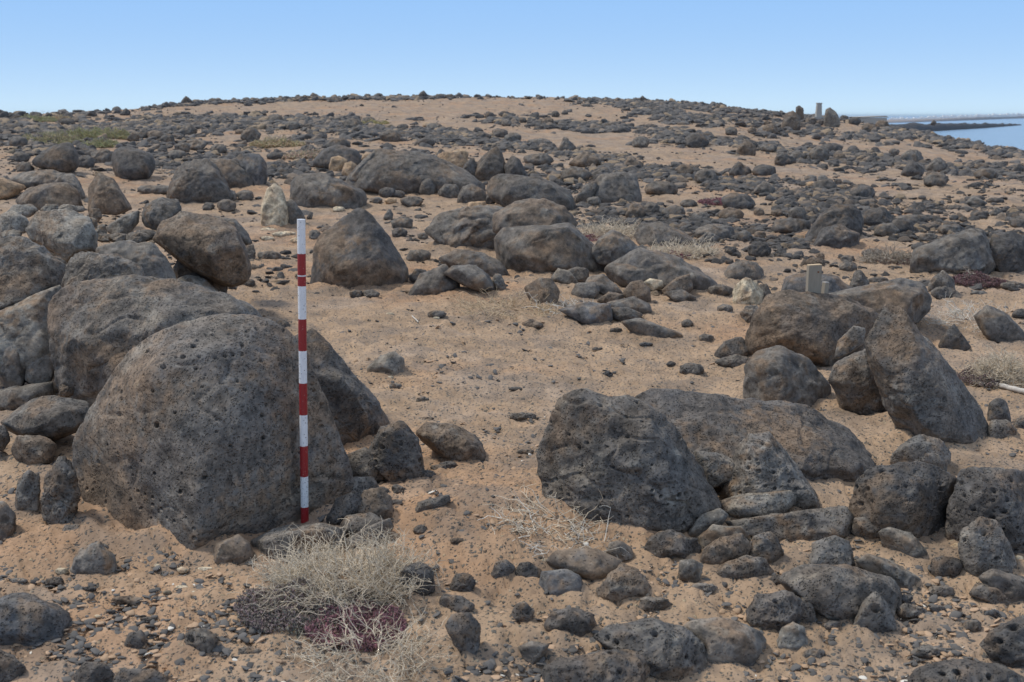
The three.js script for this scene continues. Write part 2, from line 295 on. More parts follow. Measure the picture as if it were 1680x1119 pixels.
function traced(label, poly, o = {}) {
  const seed = o.seed ?? seedNo++, r = rng(seed * 7 + 3), v = []; for (let i = 0; i < poly.length; i += 2) v.push([poly[i], poly[i + 1]]);
  const xs = v.map(q => q[0]), ys = v.map(q => q[1]), x0 = Math.min(...xs), x1 = Math.max(...xs), y0 = Math.min(...ys), y1 = Math.max(...ys), cx = (x0 + x1) / 2, cy = (y0 + y1) / 2, wpx = x1 - x0, hpx = y1 - y0;
  const gy = o.gy ?? y1, base = groundAt(cx < 0 && x1 > 0 ? 0 : cx > W && x0 < W ? W : cx, gy); if (!base) { console.log('no ground', label); return; }
  const d0 = -base.z, mpp = d0 / (F * 0.99), wid = wpx * mpp, hgt = hpx * mpp;
  const T = (o.t ?? 0.42) * Math.min(wid, hgt * 2.2), Tb = (o.tb ?? 0.5) * Math.min(wid, hgt * 2.4), dc = d0 + (o.sh ?? 0.8) * T, pts = [];
  for (const [x, y] of v) pts.push(unproj(x, y, dc));
  const low = y1 - 0.28 * hpx;
  if (gy < y1 + 16) for (const [x, y] of v) if (y > y1 - 0.42 * hpx) { const q = unproj(x, y, dc); q.y -= 0.22 * hgt; pts.push(q); }   // the part sunk in the soil
  if (o.fr) for (const [x, y, f] of o.fr) pts.push(unproj(x, y, dc - f * T));
  else for (let i = 0; i < v.length; i++) {
    const [x, y] = v[i]; if (y <= low && v.length > 5 && (i + seed) % 2) continue;
    const vf = (y1 - y) / hpx, sharp = (o.p ?? 16) >= 26, s = sharp ? 0.74 + 0.16 * r() : 0.6 + 0.18 * r();
    if (y > low) { const q = unproj(cx + (x - cx) * 0.84, y, dc - T * 0.8); pts.push(q); if (gy < y1 + 16) pts.push(q.clone().setY(q.y - 0.16 * hgt)); }
    pts.push(unproj(cx + (x - cx) * s, cy + (y - cy) * (s - 0.08), dc - T * (0.72 + 0.32 * r()) * (1 - (sharp ? 0.55 : 0.4) * vf)));
  }
  for (const [x, y] of v) { const s = 0.72 + 0.15 * r(); pts.push(unproj(cx + (x - cx) * s, cy + (y - cy) * s, dc + Tb * (0.7 + 0.4 * r()))); }
  const origin = new THREE.Vector3(unproj(cx, y1, dc).x, 0, -dc); origin.y = H(origin.x, origin.z);
  if (o.brownAt) { const [bx, by, bw, bh] = o.brownAt, q = unproj(bx, by, dc).sub(origin); o = { ...o, brown: [q.x, q.y, bw * mpp, bh * mpp] }; }
  pts.forEach(q => q.sub(origin));
  const area = wpx * hpx * 0.75 * 0.372, pitty = (o.pit ?? 0.35) >= 0.4 && area > 1500, N = Math.round(clamp(Math.sqrt(area * (pitty ? 5.2 : 2.6) * (o.q ?? 1) / 12), 9, 168));
  const g = rockGeo(pts, o, seed, N); TRIS += 12 * N * N;
  const m = new THREE.Mesh(g, o.mat ?? ((o.pit ?? 0.35) > 0.2 ? rockMat : smoothMat)); m.position.copy(origin);
  ROCKS.push({ cx, y0, y1, x0, x1, wpx, hpx, label, mesh: m, gy });
  const nm = o.nm ?? (wid > 0.45 || hgt > 0.4 ? 'boulder' : hgt / wid < 0.42 ? 'stone_slab' : 'stone');
  return add(m, nm, { kind: 'thing', label, category: o.cat ?? (nm === 'boulder' ? 'boulder' : nm === 'stone_slab' ? 'slab' : 'rock'), ...(o.group ? { group: o.group } : {}) });
}

// ---- the boulders and stones that stand out, each traced in its own place
const T = traced;
T('large rounded pitted boulder behind the red and white rod', [131,720,160,665,205,610,217,583,260,553,320,535,380,528,440,535,480,560,505,600,522,650,545,720,568,770,560,795,500,838,440,868,330,905,260,898,165,888,140,850,126,790], { t: .52, sh: 1.03, n: .5, cuts: 0, fr: [[322,800,1],[318,900,1.05],[330,862,1.05],[395,690,.7],[462,640,.3],[250,615,.55],[345,590,.5],[180,740,.36],[200,884,.52],[265,896,.76],[160,860,.28],[440,865,.5],[500,835,.15],[240,760,.64],[520,720,.05]], p: 26, pit: .5, tone: 'g', brownAt: [225,800,110,95], crack: .8, q: 1.3 });
T('dark pitted boulder showing its steep sloping edge right of the rod', [450,580,512,543,545,575,585,625,612,655,632,685,622,698,565,722,500,760,450,740], { gy: 735, tone: 'd', pit: .5, p: 22 });
T('broad boulder with a rough dark top behind the large rounded boulder', [85,500,110,475,170,459,230,460,300,474,360,484,410,505,437,530,440,600,350,680,160,690,110,650,95,590], { gy: 705, t: .38, fr: [[130,530,.5],[120,640,.5],[150,660,.75],[170,600,.8],[235,555,.8],[300,510,.55],[380,520,.4],[250,650,1],[160,500,.3],[280,480,.2]], p: 24, pit: .5, tone: 'g', brownAt: [220,590,90,55] });
T('big boulder cut off by the left edge of the photo above a pale sloping slab', [-70,440,-30,395,35,389,70,410,104,436,92,470,60,490,0,514,-70,520], { gy: 640, pit: .45, tone: 's', p: 26, brownAt: [40,455,45,30] });
T('smooth pale brown sloping slab at the left edge below a big boulder', [-50,530,0,512,60,487,98,468,108,520,100,585,60,600,20,610,-50,600], { gy: 655, tone: 'l', pit: .12, p: 18, br: .5 });
T('flat topped pitted grey boulder between the pale slab and a domed boulder', [103,465,118,425,135,414,190,420,230,440,240,470,180,510,110,500], { gy: 590, tone: 's', pit: .5, p: 26 });
T('smooth domed brown grey boulder under the brown pitted block', [160,408,200,397,250,402,272,425,290,460,284,490,200,500,160,470], { gy: 560, tone: 's', pit: .15, br: .5, p: 12 });
T('brown angular block full of pits perched over a dark gap', [253,394,270,365,300,350,350,357,385,374,397,400,410,440,402,461,380,468,350,462,318,444,288,420], { gy: 540, t: .5, fr: [[270,386,.55],[300,372,.5],[385,395,.85],[330,385,.8],[395,445,.8],[375,464,.7],[320,440,.65],[280,410,.55],[350,420,1],[340,365,.1]], tone: 'b', pit: .75, br: .7, p: 30, brownAt: [330,415,80,48], q: 1.3 });
T('dark stone in the black gap under the brown pitted block', [284,440,296,425,330,428,372,462,366,500,300,505,282,480], { gy: 528, tone: 'd', p: 22 });
T('pale oval flat stone poking out below the brown pitted block', [288,458,308,450,334,457,358,478,345,486,308,476], { gy: 540, tone: 'l', p: 16, pit: .2 });
T('grey wedge of rock jutting out behind the brown pitted block', [335,372,350,355,385,360,406,383,413,399,398,402,370,395], { gy: 500, tone: 'g' });
T('pale grey pitted boulder on the left pile with a brown lower edge', [45,376,62,350,110,345,145,356,158,385,157,412,130,430,108,436,84,410,53,395], { gy: 545, t: .5, fr: [[60,390,.6],[85,395,.8],[110,425,.6],[130,400,1],[150,375,.7],[100,360,.4],[84,406,.7],[150,408,.5]], tone: 'l', pit: .6, p: 28, brownAt: [78,400,26,10] });
T('brown and black stone balanced on the left pile behind the brown block', [230,360,240,335,265,324,292,328,298,345,285,360,262,378,240,372], { gy: 500, tone: 's', br: .6, pit: .4 });
T('dark wedge shaped stone wedged left of the balanced brown stone', [170,375,195,358,229,344,226,366,210,386,190,389], { gy: 500, tone: 'l', p: 34 });
T('small pale stone on top of the left pile', [74,362,82,350,96,346,104,356,102,370,86,374], { gy: 520, tone: 'l', p: 30 });
T('pale brown block at the left end of the stone pile', [0,385,2,352,22,346,40,356,52,372,40,382,18,384], { gy: 520, tone: 'l', br: .6, p: 26 });
T('thin grey stone lying along the back of the left pile', [6,352,22,337,52,335,64,346,48,356,22,358], { gy: 440, tone: 'l' });
T('light grey chip between the pile stones and a round pebble', [64,346,76,335,94,336,98,346,82,352], { gy: 440, tone: 'l' });
T('small olive grey stone lodged under the pale pitted boulder of the pile', [155,392,160,370,172,368,176,385,168,398], { gy: 510, tone: 'l', br: .6 });
T('round brown cobble lying behind the left pile', [145,350,150,342,163,343,168,356,160,365,148,362], { gy: 430, tone: 'b' });
T('flat stone bridging the gap under the balanced brown stone', [212,392,225,378,250,377,262,388,240,396], { gy: 510, tone: 's', br: .5 });
T('dark sloping triangular boulder standing behind the left pile', [144,348,148,306,160,285,186,295,198,315,216,342,190,352], { gy: 378, tone: 'b', p: 24, pit: .5, brownAt: [175,330,30,16] });
T('low rounded brown boulder behind the left pile beside the triangular boulder', [20,331,45,310,75,302,110,300,127,314,136,342,100,348,40,340], { gy: 375, tone: 'b', p: 14, n: .8 });
T('egg shaped dark boulder resting on sand near the green bushes', [181,260,185,246,200,239,230,244,252,255,257,268,246,283,220,289,196,287,187,276], { gy: 296, tone: 'd', p: 9, n: .6, t: .6 });
T('pear shaped pitted boulder left of the egg shaped boulder', [53,262,75,245,100,234,115,233,128,250,129,265,115,277,95,270,70,268], { gy: 285, tone: 'd', p: 11, n: .7, pit: .6 });
T('smooth tan sandstone rock at the left edge', [-40,300,0,290,20,297,43,305,30,312,0,323,-40,322], { gy: 330, tone: 't', pit: 0, p: 10, nm: 'sandstone_rock' });
T('smooth grey slab behind the low rounded brown boulder', [12,296,38,283,80,279,104,284,128,300,118,312,60,314], { gy: 325, tone: 's', pit: .1, p: 12 });
T('smooth grey hump beside the grey slab left of the triangular boulder', [88,300,98,288,118,284,132,300,140,318,120,322], { gy: 330, tone: 's', pit: .1, p: 10 });
T('large cracked dark outcrop left of the standing pale stone', [276,312,285,286,300,270,340,261,360,280,372,305,380,320,345,327,300,320], { gy: 334, tone: 'g', p: 18, crack: 1.4 });
T('dark sloping rock joining the cracked outcrop and the overhanging block', [326,292,345,261,385,262,410,284,419,301,390,305,350,304], { gy: 310, tone: 'g', p: 18 });
T('blue grey squared block overhanging a black hollow', [386,262,395,252,425,253,436,268,438,284,432,302,419,300,404,283], { gy: 306, tone: 'k', p: 34, pit: .1 });
T('standing cream coloured limestone slab beside the rod top', [427,371,430,340,438,312,450,302,462,308,469,330,472,355,469,372,450,375], { gy: 375, tone: 'w', pit: .2, p: 26, nm: 'limestone_slab', cat: 'limestone', br: .3 });
T('grey shard leaning against the standing cream limestone', [464,335,480,327,495,348,501,358,490,365,470,371], { gy: 372, tone: 's', p: 34, pit: .1 });
T('long humped dark boulder right of the standing cream limestone', [476,326,478,300,495,287,530,285,560,299,592,311,599,321,590,337,560,342,520,335,485,334], { gy: 344, tone: 'g', p: 14, br: .5 });
T('smooth dark pyramid shaped boulder right of the rod top', [513,458,516,408,530,385,560,365,588,344,608,352,626,385,650,410,666,440,663,468,640,477,560,470,528,464], { t: .46, fr: [[585,398,.5],[592,472,.95],[545,466,.7],[640,474,.7],[535,410,.35],[625,420,.6],[570,440,.95],[590,352,.1]], tone: 'd', pit: .12, p: 20, n: .7, br: .4, brownAt: [600,445,70,28] });
T('broad low outcrop sloping behind the long humped boulder', [572,296,600,262,620,246,650,249,690,252,730,265,770,285,792,302,760,311,700,313,620,305], { gy: 318, t: .4, tone: 'g', p: 20, pit: .5 });
T('smooth grey slab forming the left flank of the broad outcrop', [572,294,590,268,612,248,624,256,612,285,592,300], { gy: 318, tone: 's', p: 26, pit: 0 });
T('dark slab above the tan sandstone blocks', [515,264,530,245,555,238,585,247,594,262,572,270,540,272], { gy: 281, tone: 'd', p: 30, pit: .1 });
T('small dark slab on top of the one above the tan blocks', [527,242,545,228,565,226,576,240,560,246], { gy: 270, tone: 'd', p: 30 });
T('upper tan sandstone block under the dark slab', [540,275,543,259,556,256,571,263,562,272,552,279], { gy: 284, tone: 't', pit: 0, p: 34, nm: 'sandstone_block', cat: 'sandstone' });
T('lower tan sandstone block beside the smooth grey flank', [560,284,566,268,576,265,587,272,578,284,570,288], { gy: 290, tone: 't', pit: 0, p: 34, nm: 'sandstone_block', cat: 'sandstone' });
T('tiny tan block at the top of the smooth grey flank', [592,262,596,253,606,252,607,262], { gy: 285, tone: 't', pit: 0, nm: 'sandstone_block', cat: 'sandstone' });
T('tall rounded boulder of the trio behind the sandy clearing', [776,290,780,270,800,250,815,240,825,254,833,285,816,293,795,296], { gy: 300, tone: 'g', p: 14, n: .8 });
T('squat boulder left of the tall rounded one in the trio', [755,284,764,268,776,258,783,272,784,290,768,294], { gy: 300, tone: 'd', p: 16 });
T('dark sloping boulder right of the tall rounded one in the trio', [828,272,840,255,852,262,867,290,860,296,832,294], { gy: 300, tone: 'd', p: 18 });
T('hollow tan lump of rock left of the trio of boulders', [716,254,730,249,750,252,757,245,768,250,765,268,750,276,735,273], { gy: 282, tone: 't', p: 26, pit: .4, nm: 'sandstone_rock', cat: 'sandstone', br: .6 });
T('long low domed boulder below the trio of boulders', [797,306,805,292,830,286,870,291,905,299,926,310,942,331,935,340,880,341,850,336,810,318], { gy: 350, tone: 'g', p: 14 });
T('rounded stone at the foot of the broad outcrop', [686,312,694,296,706,292,715,302,714,314,700,318], { gy: 320, tone: 'g', p: 11 });
T('rounded grey stone right of the one at the foot of the outcrop', [718,316,730,302,748,303,756,318,740,324], { gy: 326, tone: 's', p: 12 });
T('domed grey stone above the left tan block on the sand', [750,328,758,308,775,302,795,312,800,326,780,333], { gy: 335, tone: 'g', p: 12 });
T('small dark cobble right of the domed grey stone', [797,328,800,315,812,313,818,326,808,333], { gy: 336, tone: 'd' });
T('left flat tan block lying above the cracked outcrop', [766,341,768,332,796,330,798,342,782,345], { gy: 347, tone: 't', pit: 0, p: 36, nm: 'sandstone_block', cat: 'sandstone' });
T('right flat tan block lying above the cracked outcrop', [812,334,824,323,843,326,838,333,822,336], { gy: 340, tone: 't', pit: 0, p: 36, nm: 'sandstone_block', cat: 'sandstone' });
T('fissured grey outcrop left of the great squared block', [698,378,725,352,760,343,800,339,832,345,838,395,790,408,740,398], { gy: 412, t: .4, tone: 's', p: 22, crack: 1.8, n: 1.3, pit: .1 });
T('brownish domed rock lying on top of the great squared block', [812,350,850,331,890,327,925,340,946,366,934,384,850,392,812,380], { gy: 440, tone: 'b', p: 20, pit: .2, br: .5 });
T('great squared dark block in the centre of the photo', [815,392,832,376,932,367,952,382,980,410,1001,433,985,441,930,449,870,446,850,443,820,424], { gy: 451, t: .5, fr: [[835,382,.5],[928,376,.7],[934,438,.95],[860,440,.9],[870,390,.75],[975,428,.35],[880,440,1]], tone: 'g', pit: .15, p: 30, br: .45, brownAt: [900,400,60,25] });
T('dark rounded rock at the right shoulder of the great squared block', [966,418,985,390,1005,377,1030,390,1052,412,1020,436,985,432], { gy: 452, tone: 'g', p: 14, pit: .15 });
T('long smooth rock sloping down to the right past the great block', [1000,432,1050,408,1100,418,1140,438,1178,466,1150,474,1060,462,1010,450], { gy: 476, tone: 'g', p: 14, pit: .15 });
T('low grey ledge in front of the long sloping rock', [992,442,1005,431,1060,440,1105,456,1100,472,1050,470,1000,455], { gy: 476, tone: 'g', pit: .1, p: 20 });
T('squared upright boulder with a shaded left crack in the middle distance', [972,327,975,300,985,287,1020,283,1042,288,1051,320,1046,332,1000,330], { gy: 335, tone: 'g', p: 30, pit: .1 });
T('leaning grey slab left of the squared upright boulder', [943,327,958,305,978,296,980,312,968,330], { gy: 335, tone: 's', p: 30, pit: .1 });
T('flat topped low boulder among dry grass right of the great block', [1040,386,1050,368,1085,366,1115,378,1143,396,1130,406,1085,402,1055,399], { tone: 'g', p: 22 });
T('blue grey slab at the left front of the flagstone heap', [916,508,960,497,1000,499,1004,520,985,531,955,524], { tone: 'k', p: 28, pit: .1 });
T('pale flat flagstone capping the middle of the heap', [997,496,1040,487,1065,499,1068,508,1048,513,1010,505], { gy: 518, tone: 's', p: 32, pit: .1 });
T('dark flagstone under the pale capping one', [1002,518,1004,504,1030,505,1055,515,1046,524,1020,524], { gy: 527, tone: 'g', p: 30 });
T('upright dark wedge on the right of the flagstone heap', [1086,476,1110,456,1131,450,1136,470,1122,480,1096,480], { gy: 488, tone: 'b', p: 34, br: .5 });
T('thin grey flagstone below the upright dark wedge', [1087,480,1118,475,1142,488,1130,494,1106,491], { gy: 497, tone: 'g', p: 32 });
T('long thin slab half sunk in sand before the flagstone heap', [1020,527,1050,522,1085,538,1123,549,1114,556,1080,552,1040,542], { tone: 's', p: 20, pit: .1, br: .5 });
T('pale triangular flagstone at the back of the heap', [904,456,916,440,934,445,949,464,925,460], { gy: 466, tone: 'l', p: 34, pit: .1 });
T('dark flagstone behind the pale triangular one', [926,446,945,438,966,442,966,458,950,463], { gy: 464, tone: 'g', p: 30 });
T('steep grey flagstone sliding down the back of the heap', [960,466,966,455,990,449,1010,468,1026,484,1000,484], { gy: 487, tone: 'g', p: 26, pit: .1 });
T('brown edged stone in the middle of the flagstone heap', [1022,480,1035,464,1052,460,1066,474,1068,492,1046,490], { gy: 500, tone: 'b', p: 28 });
T('small cream flat stone among the grey flagstones', [1054,464,1066,457,1086,460,1088,469,1070,474], { gy: 482, tone: 'w', p: 30, nm: 'limestone_slab', cat: 'limestone', pit: .1 });
T('layered grey slab left of the steep flagstone', [938,478,946,465,976,463,984,476,978,486,950,486], { gy: 490, tone: 's', p: 28 });
T('brown half buried flagstone in front of the layered slab', [980,492,998,479,1022,483,1024,492,1000,498], { gy: 500, tone: 'b', p: 24 });
T('rounded brown stone overgrown with dry twigs left of the heap', [860,472,885,458,905,459,917,478,913,498,895,502,874,492], { tone: 'b', p: 24, br: .4 });
T('grey stone with undercut foot at the left of the flat slabs', [668,483,690,451,730,434,741,455,752,466,720,482,690,485], { tone: 'g', p: 20, pit: .1 });
T('thin overhanging slab propped on the undercut stone', [728,449,745,437,780,436,800,450,810,468,785,471,760,461], { gy: 486, tone: 's', p: 30, pit: .1, t: .55 });
T('broad smooth arched slab behind the overhanging slab', [718,424,750,410,790,414,820,430,832,447,800,450,740,434], { gy: 455, tone: 's', p: 18, pit: .1 });
T('sausage shaped grey stone behind the flat slabs', [666,423,672,411,700,410,708,417,704,426,680,428], { gy: 429, tone: 'g', p: 10 });
T('small dark stone between the pyramid boulder and the undercut stone', [672,456,682,441,698,443,702,454,690,462], { gy: 466, tone: 'd', p: 26 });
T('small upright grey stone at the right end of the overhanging slab', [806,462,812,449,822,450,830,470,818,476], { gy: 478, tone: 's', p: 16 });
T('brown pitted boulder bearing the wooden stake', [1230,556,1240,520,1262,490,1300,480,1350,486,1400,494,1446,520,1432,560,1380,592,1360,601,1300,582,1240,572], { gy: 603, t: .42, fr: [[1265,505,.4],[1260,560,.55],[1330,510,.55],[1400,520,.5],[1360,594,.95],[1300,575,.85],[1330,560,1],[1245,565,.4],[1420,550,.5]], tone: 'b', pit: .75, p: 22, br: .6, brownAt: [1290,540,60,45] });
T('long smooth brown grey boulder behind the one with the stake', [1340,487,1400,474,1440,464,1480,457,1510,468,1526,490,1520,510,1505,530,1460,530,1400,520,1340,505], { gy: 556, tone: 's', pit: .2, p: 18, br: .5, brownAt: [1450,490,60,25] });
T('tall leaning triangular boulder with a pointed top', [1423,566,1440,530,1455,500,1475,503,1515,550,1555,600,1600,660,1629,716,1625,731,1560,724,1500,695,1470,655,1440,595], { t: .34, fr: [[1465,512,.2],[1440,575,.5],[1475,648,.85],[1510,690,1],[1560,720,1],[1615,724,.75],[1500,590,.7],[1550,650,.9],[1600,690,.6]], tone: 'g', pit: .65, p: 24, q: 1.2, br: .35 });
T('grey wedge boulder propped against the tall leaning one', [1362,626,1372,598,1423,569,1440,600,1460,650,1476,682,1430,685,1390,667], { t: .4, fr: [[1372,612,.5],[1420,582,.4],[1400,662,.8],[1460,680,.8],[1430,640,.95],[1432,682,.9]], tone: 'g', pit: .3, p: 26 });
T('faceted rounded grey boulder before the brown pitted boulder', [1222,656,1224,600,1240,580,1280,570,1325,590,1361,636,1356,656,1340,670,1270,668], { fr: [[1235,600,.4],[1285,582,.4],[1262,615,.85],[1290,620,.9],[1320,664,.85],[1240,655,.7],[1340,640,.5],[1275,664,.95]], tone: 's', pit: .2, p: 26, br: .4 });
T('small dark block at the left foot of the brown pitted boulder', [1173,580,1190,560,1215,553,1236,572,1230,583,1200,592], { tone: 'd', p: 30 });
T('thin shard stuck between the brown boulder and the wedge boulder', [1370,588,1375,560,1400,535,1419,540,1416,565,1390,580], { gy: 640, tone: 's', p: 28, br: .5 });
T('blue grey flat boulder behind the wooden stake', [1282,480,1290,455,1330,447,1370,454,1399,476,1380,490,1310,490], { gy: 494, tone: 'k', pit: .1, p: 24 });
T('small pointed stone right of the blue grey boulder', [1394,470,1402,447,1411,442,1424,458,1428,474,1408,478], { gy: 481, tone: 'g', p: 24 });
T('large craggy boulder guarding the sandy gap right of the centre', [888,762,896,720,922,660,950,645,980,650,1020,662,1060,665,1090,690,1110,720,1140,770,1165,800,1182,826,1170,850,1120,871,1040,868,960,836,908,800], { t: .44, fr: [[930,690,.4],[985,680,.45],[1070,700,.5],[1095,780,.8],[1098,862,.95],[1040,865,.95],[970,835,.75],[1010,780,.95],[920,780,.5],[1150,830,.6],[905,795,.4]], tone: 'g', pit: .6, p: 24, q: 1.3, br: .3, crack: 1 });
T('long low rough boulder lying behind the craggy one', [1028,662,1075,640,1130,655,1160,666,1250,660,1320,670,1390,710,1430,750,1442,772,1400,794,1330,806,1180,806,1060,790], { gy: 806, t: .5, tone: 'd', pit: .75, p: 16, n: 1.25, br: .35, q: 1.2, fr: [[1100,680,.1],[1200,690,.25],[1300,700,.3],[1370,740,.5],[1400,780,.75],[1330,800,.95],[1200,800,.95],[1080,780,.8],[1150,720,.45],[1300,750,.65]] });
T('pointed brown grey boulder between the craggy one and the long rough one', [1188,792,1215,735,1235,712,1265,715,1290,750,1330,800,1352,832,1300,842,1200,835], { gy: 842, tone: 's', pit: .5, p: 24, br: .5 });
T('small flat faced stone wedged beside the craggy boulder', [1140,740,1175,744,1209,757,1206,786,1170,798,1150,776], { gy: 830, tone: 's', p: 32 });
T('curved pale flagstone lying across the front of the pointed boulder', [1178,823,1215,812,1290,808,1316,802,1313,820,1280,841,1210,843,1182,836], { gy: 856, tone: 'l', p: 28, t: .6 });
T('long brown grey beam shaped stone under the curved flagstone', [1195,856,1260,846,1350,840,1385,830,1399,850,1396,871,1350,882,1290,878,1210,870], { gy: 884, tone: 's', p: 26, br: .5 });
T('tilted grey slab leaning at the corner of the craggy boulder', [1128,873,1150,845,1180,835,1196,845,1176,863,1140,880], { gy: 886, tone: 'l', p: 30, pit: .1 });
T('pale cream grey slab under the tilted slab', [1144,882,1170,862,1215,865,1230,878,1180,903,1150,900], { gy: 908, tone: 'l', p: 28, pit: .1, br: .6 });
T('tilted brown pitted slab in front of the pale cream one', [1147,922,1155,900,1185,882,1215,877,1236,895,1226,910,1180,924,1155,930], { gy: 932, tone: 'b', p: 26, pit: .6 });
T('angular grey stone right of the tilted pitted slab', [1228,912,1236,882,1262,872,1276,884,1286,908,1262,924], { tone: 'g', p: 32, gy: 926 });
T('low grey slab half buried below the tilted pitted slab', [1160,946,1185,926,1225,912,1255,917,1271,936,1240,944,1200,951], { tone: 'g', p: 18 });
T('pale thin slab set edgewise in the sand', [1113,945,1116,920,1136,917,1153,928,1146,956,1130,950], { tone: 'l', p: 30, pit: .1 });
T('deeply pitted dark lump at the foot of the craggy boulder', [1057,902,1070,878,1100,870,1140,885,1149,900,1140,917,1090,918], { tone: 'd', pit: .9, p: 12, n: 1.8 });
T('round topped black boulder at the right of the photo', [1396,832,1405,790,1440,768,1500,763,1550,770,1568,790,1560,830,1530,862,1520,884,1470,886,1430,862,1400,848], { t: .42, tone: 'd', pit: .7, p: 16, n: 1.1 });
T('large black boulder cut by the right edge of the photo', [1547,882,1565,810,1580,775,1640,769,1700,780,1730,900,1690,935,1600,912], { gy: 915, tone: 'd', pit: .7, p: 16, br: .3 });
T('tall smooth brownish stone before the boulder at the right edge', [1572,892,1580,870,1610,850,1635,858,1655,890,1667,930,1650,949,1610,938,1585,922], { tone: 's', pit: .5, p: 18, n: .8 });
T('thin slab leaning below the round topped black boulder', [1440,871,1460,866,1495,875,1510,895,1528,913,1490,908,1450,894], { gy: 918, tone: 'l', p: 30, pit: .1 });
T('small egg shaped black stone by the tall smooth stone', [1524,930,1530,916,1550,911,1574,916,1584,928,1574,941,1550,947,1534,943], { tone: 'd', p: 8, n: .6, pit: .8 });
T('pale flat slab behind the hooded low boulder', [1404,922,1425,909,1465,922,1500,944,1512,951,1480,964,1450,948], { tone: 'l', p: 28, pit: .1, gy: 966 });
T('squared grey stone above the hooded low boulder', [1326,930,1334,892,1365,880,1392,888,1402,930,1370,942], { gy: 944, tone: 's', p: 26 });
T('brown stone lying left of the thin leaning slab', [1398,868,1402,850,1430,848,1452,860,1450,876,1420,880], { gy: 886, tone: 's' });
T('hooded low boulder with a curled rim sunk in the sand', [1278,952,1310,932,1360,926,1420,938,1460,950,1476,966,1476,1000,1440,1012,1400,1022,1350,998,1300,968], { t: .5, tone: 'g', pit: .35, p: 18, br: .3 });
T('triangular grey stone leaning on the hooded boulder', [1398,1026,1415,990,1437,972,1455,990,1471,1033,1440,1037], { tone: 's', p: 22 });
T('black porous rock with a flat top in the lower right', [1224,1002,1245,975,1300,973,1319,990,1316,1015,1290,1031,1250,1034,1230,1022], { tone: 'd', pit: .95, p: 22, n: 1.4, br: .1 });
T('grey stone behind the black porous rock', [1305,1010,1316,978,1334,980,1338,1010,1322,1022], { gy: 1020, tone: 'g' });
T('small pale triangular stone right of the black porous rock', [1272,1062,1285,1032,1300,1021,1320,1030,1326,1058,1300,1068], { tone: 'l', p: 26, pit: .2 });
T('smooth grey boulder lying left of the black porous rock', [1105,1042,1140,1018,1190,1016,1240,1034,1260,1056,1250,1082,1190,1090,1140,1070], { tone: 's', pit: .2, p: 14 });
T('long brown fronted boulder left of the smooth grey one', [974,1047,1000,1028,1070,1019,1120,1030,1150,1055,1167,1100,1120,1114,1080,1104,1010,1064], { tone: 'g', pit: .4, p: 20, brownAt: [1110,1085,50,28] });
T('broad porous black boulder at the bottom edge of the photo', [884,1122,895,1090,960,1076,1020,1067,1080,1080,1090,1110,1086,1160,900,1165], { gy: 1150, tone: 'd', pit: .9, p: 14, n: 1.3 });
T('flat dark stone with a ragged rim left of the long boulder', [892,1028,905,1004,940,996,968,1006,978,1024,962,1046,920,1046], { tone: 'd', p: 18, pit: .6 });
T('brown rounded stone in front of the twig covered sand mound', [978,968,1000,945,1020,926,1045,935,1060,955,1072,970,1040,982,1000,978], { tone: 'b', p: 24, pit: .5 });
T('flat topped brown based stone behind the brown rounded one', [896,922,915,903,980,901,1019,920,1000,942,975,947,930,932], { tone: 'b', p: 28, pit: .2, br: .6 });
T('rectangular blue grey stone left of the brown rounded one', [884,958,890,938,930,934,950,946,958,964,930,974,895,968], { tone: 'k', p: 34, pit: .1 });
T('small dark pointed stone beside the rectangular blue grey one', [842,944,852,924,868,922,888,936,884,950,860,950], { tone: 'd', p: 28 });
T('small ragged dark stone at the left end of the stone row', [806,940,814,922,830,918,844,930,840,948,820,948], { tone: 'd', p: 24 });
T('flat round grey stone sunk in the sand above the stone row', [994,905,1002,890,1018,887,1036,898,1040,912,1020,918], { tone: 's', p: 12, pit: .2, gy: 920 });
T('dark boulder at the right edge near the bottom corner', [1606,1058,1625,1035,1680,1012,1730,1008,1730,1098,1660,1090], { tone: 'd', p: 14 });
T('black boulder at the bottom right corner cut by the frame', [1484,1124,1510,1095,1560,1084,1640,1092,1692,1120,1692,1162,1484,1165], { gy: 1150, tone: 'd', pit: .7, p: 13 });
T('long grey slab at the right edge above the corner boulder', [1606,948,1630,934,1690,952,1700,990,1650,982], { tone: 'g', p: 20, pit: .2, gy: 990 });
T('low sunken slab left of the long grey slab at the right edge', [1590,975,1605,957,1640,960,1665,985,1640,992], { tone: 'g', p: 18, gy: 992 });
T('round grey boulder behind the round topped black boulder', [1462,752,1480,730,1510,714,1540,720,1558,740,1556,772,1500,774], { gy: 780, tone: 's', p: 13, pit: .4 });
T('small dark thumb shaped stone standing at the right edge', [1620,690,1622,662,1636,651,1652,658,1660,690,1640,694], { gy: 700, tone: 'd', p: 10, n: .6 });
T('grey stone at the foot of the thumb shaped stone', [1618,716,1626,690,1652,688,1668,706,1660,722,1636,724], { tone: 'g', p: 14 });
T('small round black stone right of the thumb shaped stone', [1660,702,1668,686,1690,684,1700,700,1685,712], { tone: 'd', p: 10, pit: .6 });
T('smooth dark stone at the left edge beside the pale slab', [-12,604,0,572,18,562,35,580,43,610,38,632,10,637], { gy: 660, tone: 'g', p: 15, pit: .2 });
T('dark rounded stone right of the smooth one at the left edge', [38,622,44,588,62,576,90,578,95,600,82,628,56,632], { gy: 655, tone: 'g', p: 14, pit: .2 });
T('thin wavy slab under the two dark stones at the left edge', [-20,652,0,640,40,636,84,626,86,645,50,660,0,668], { gy: 672, tone: 's', p: 20, pit: .2 });
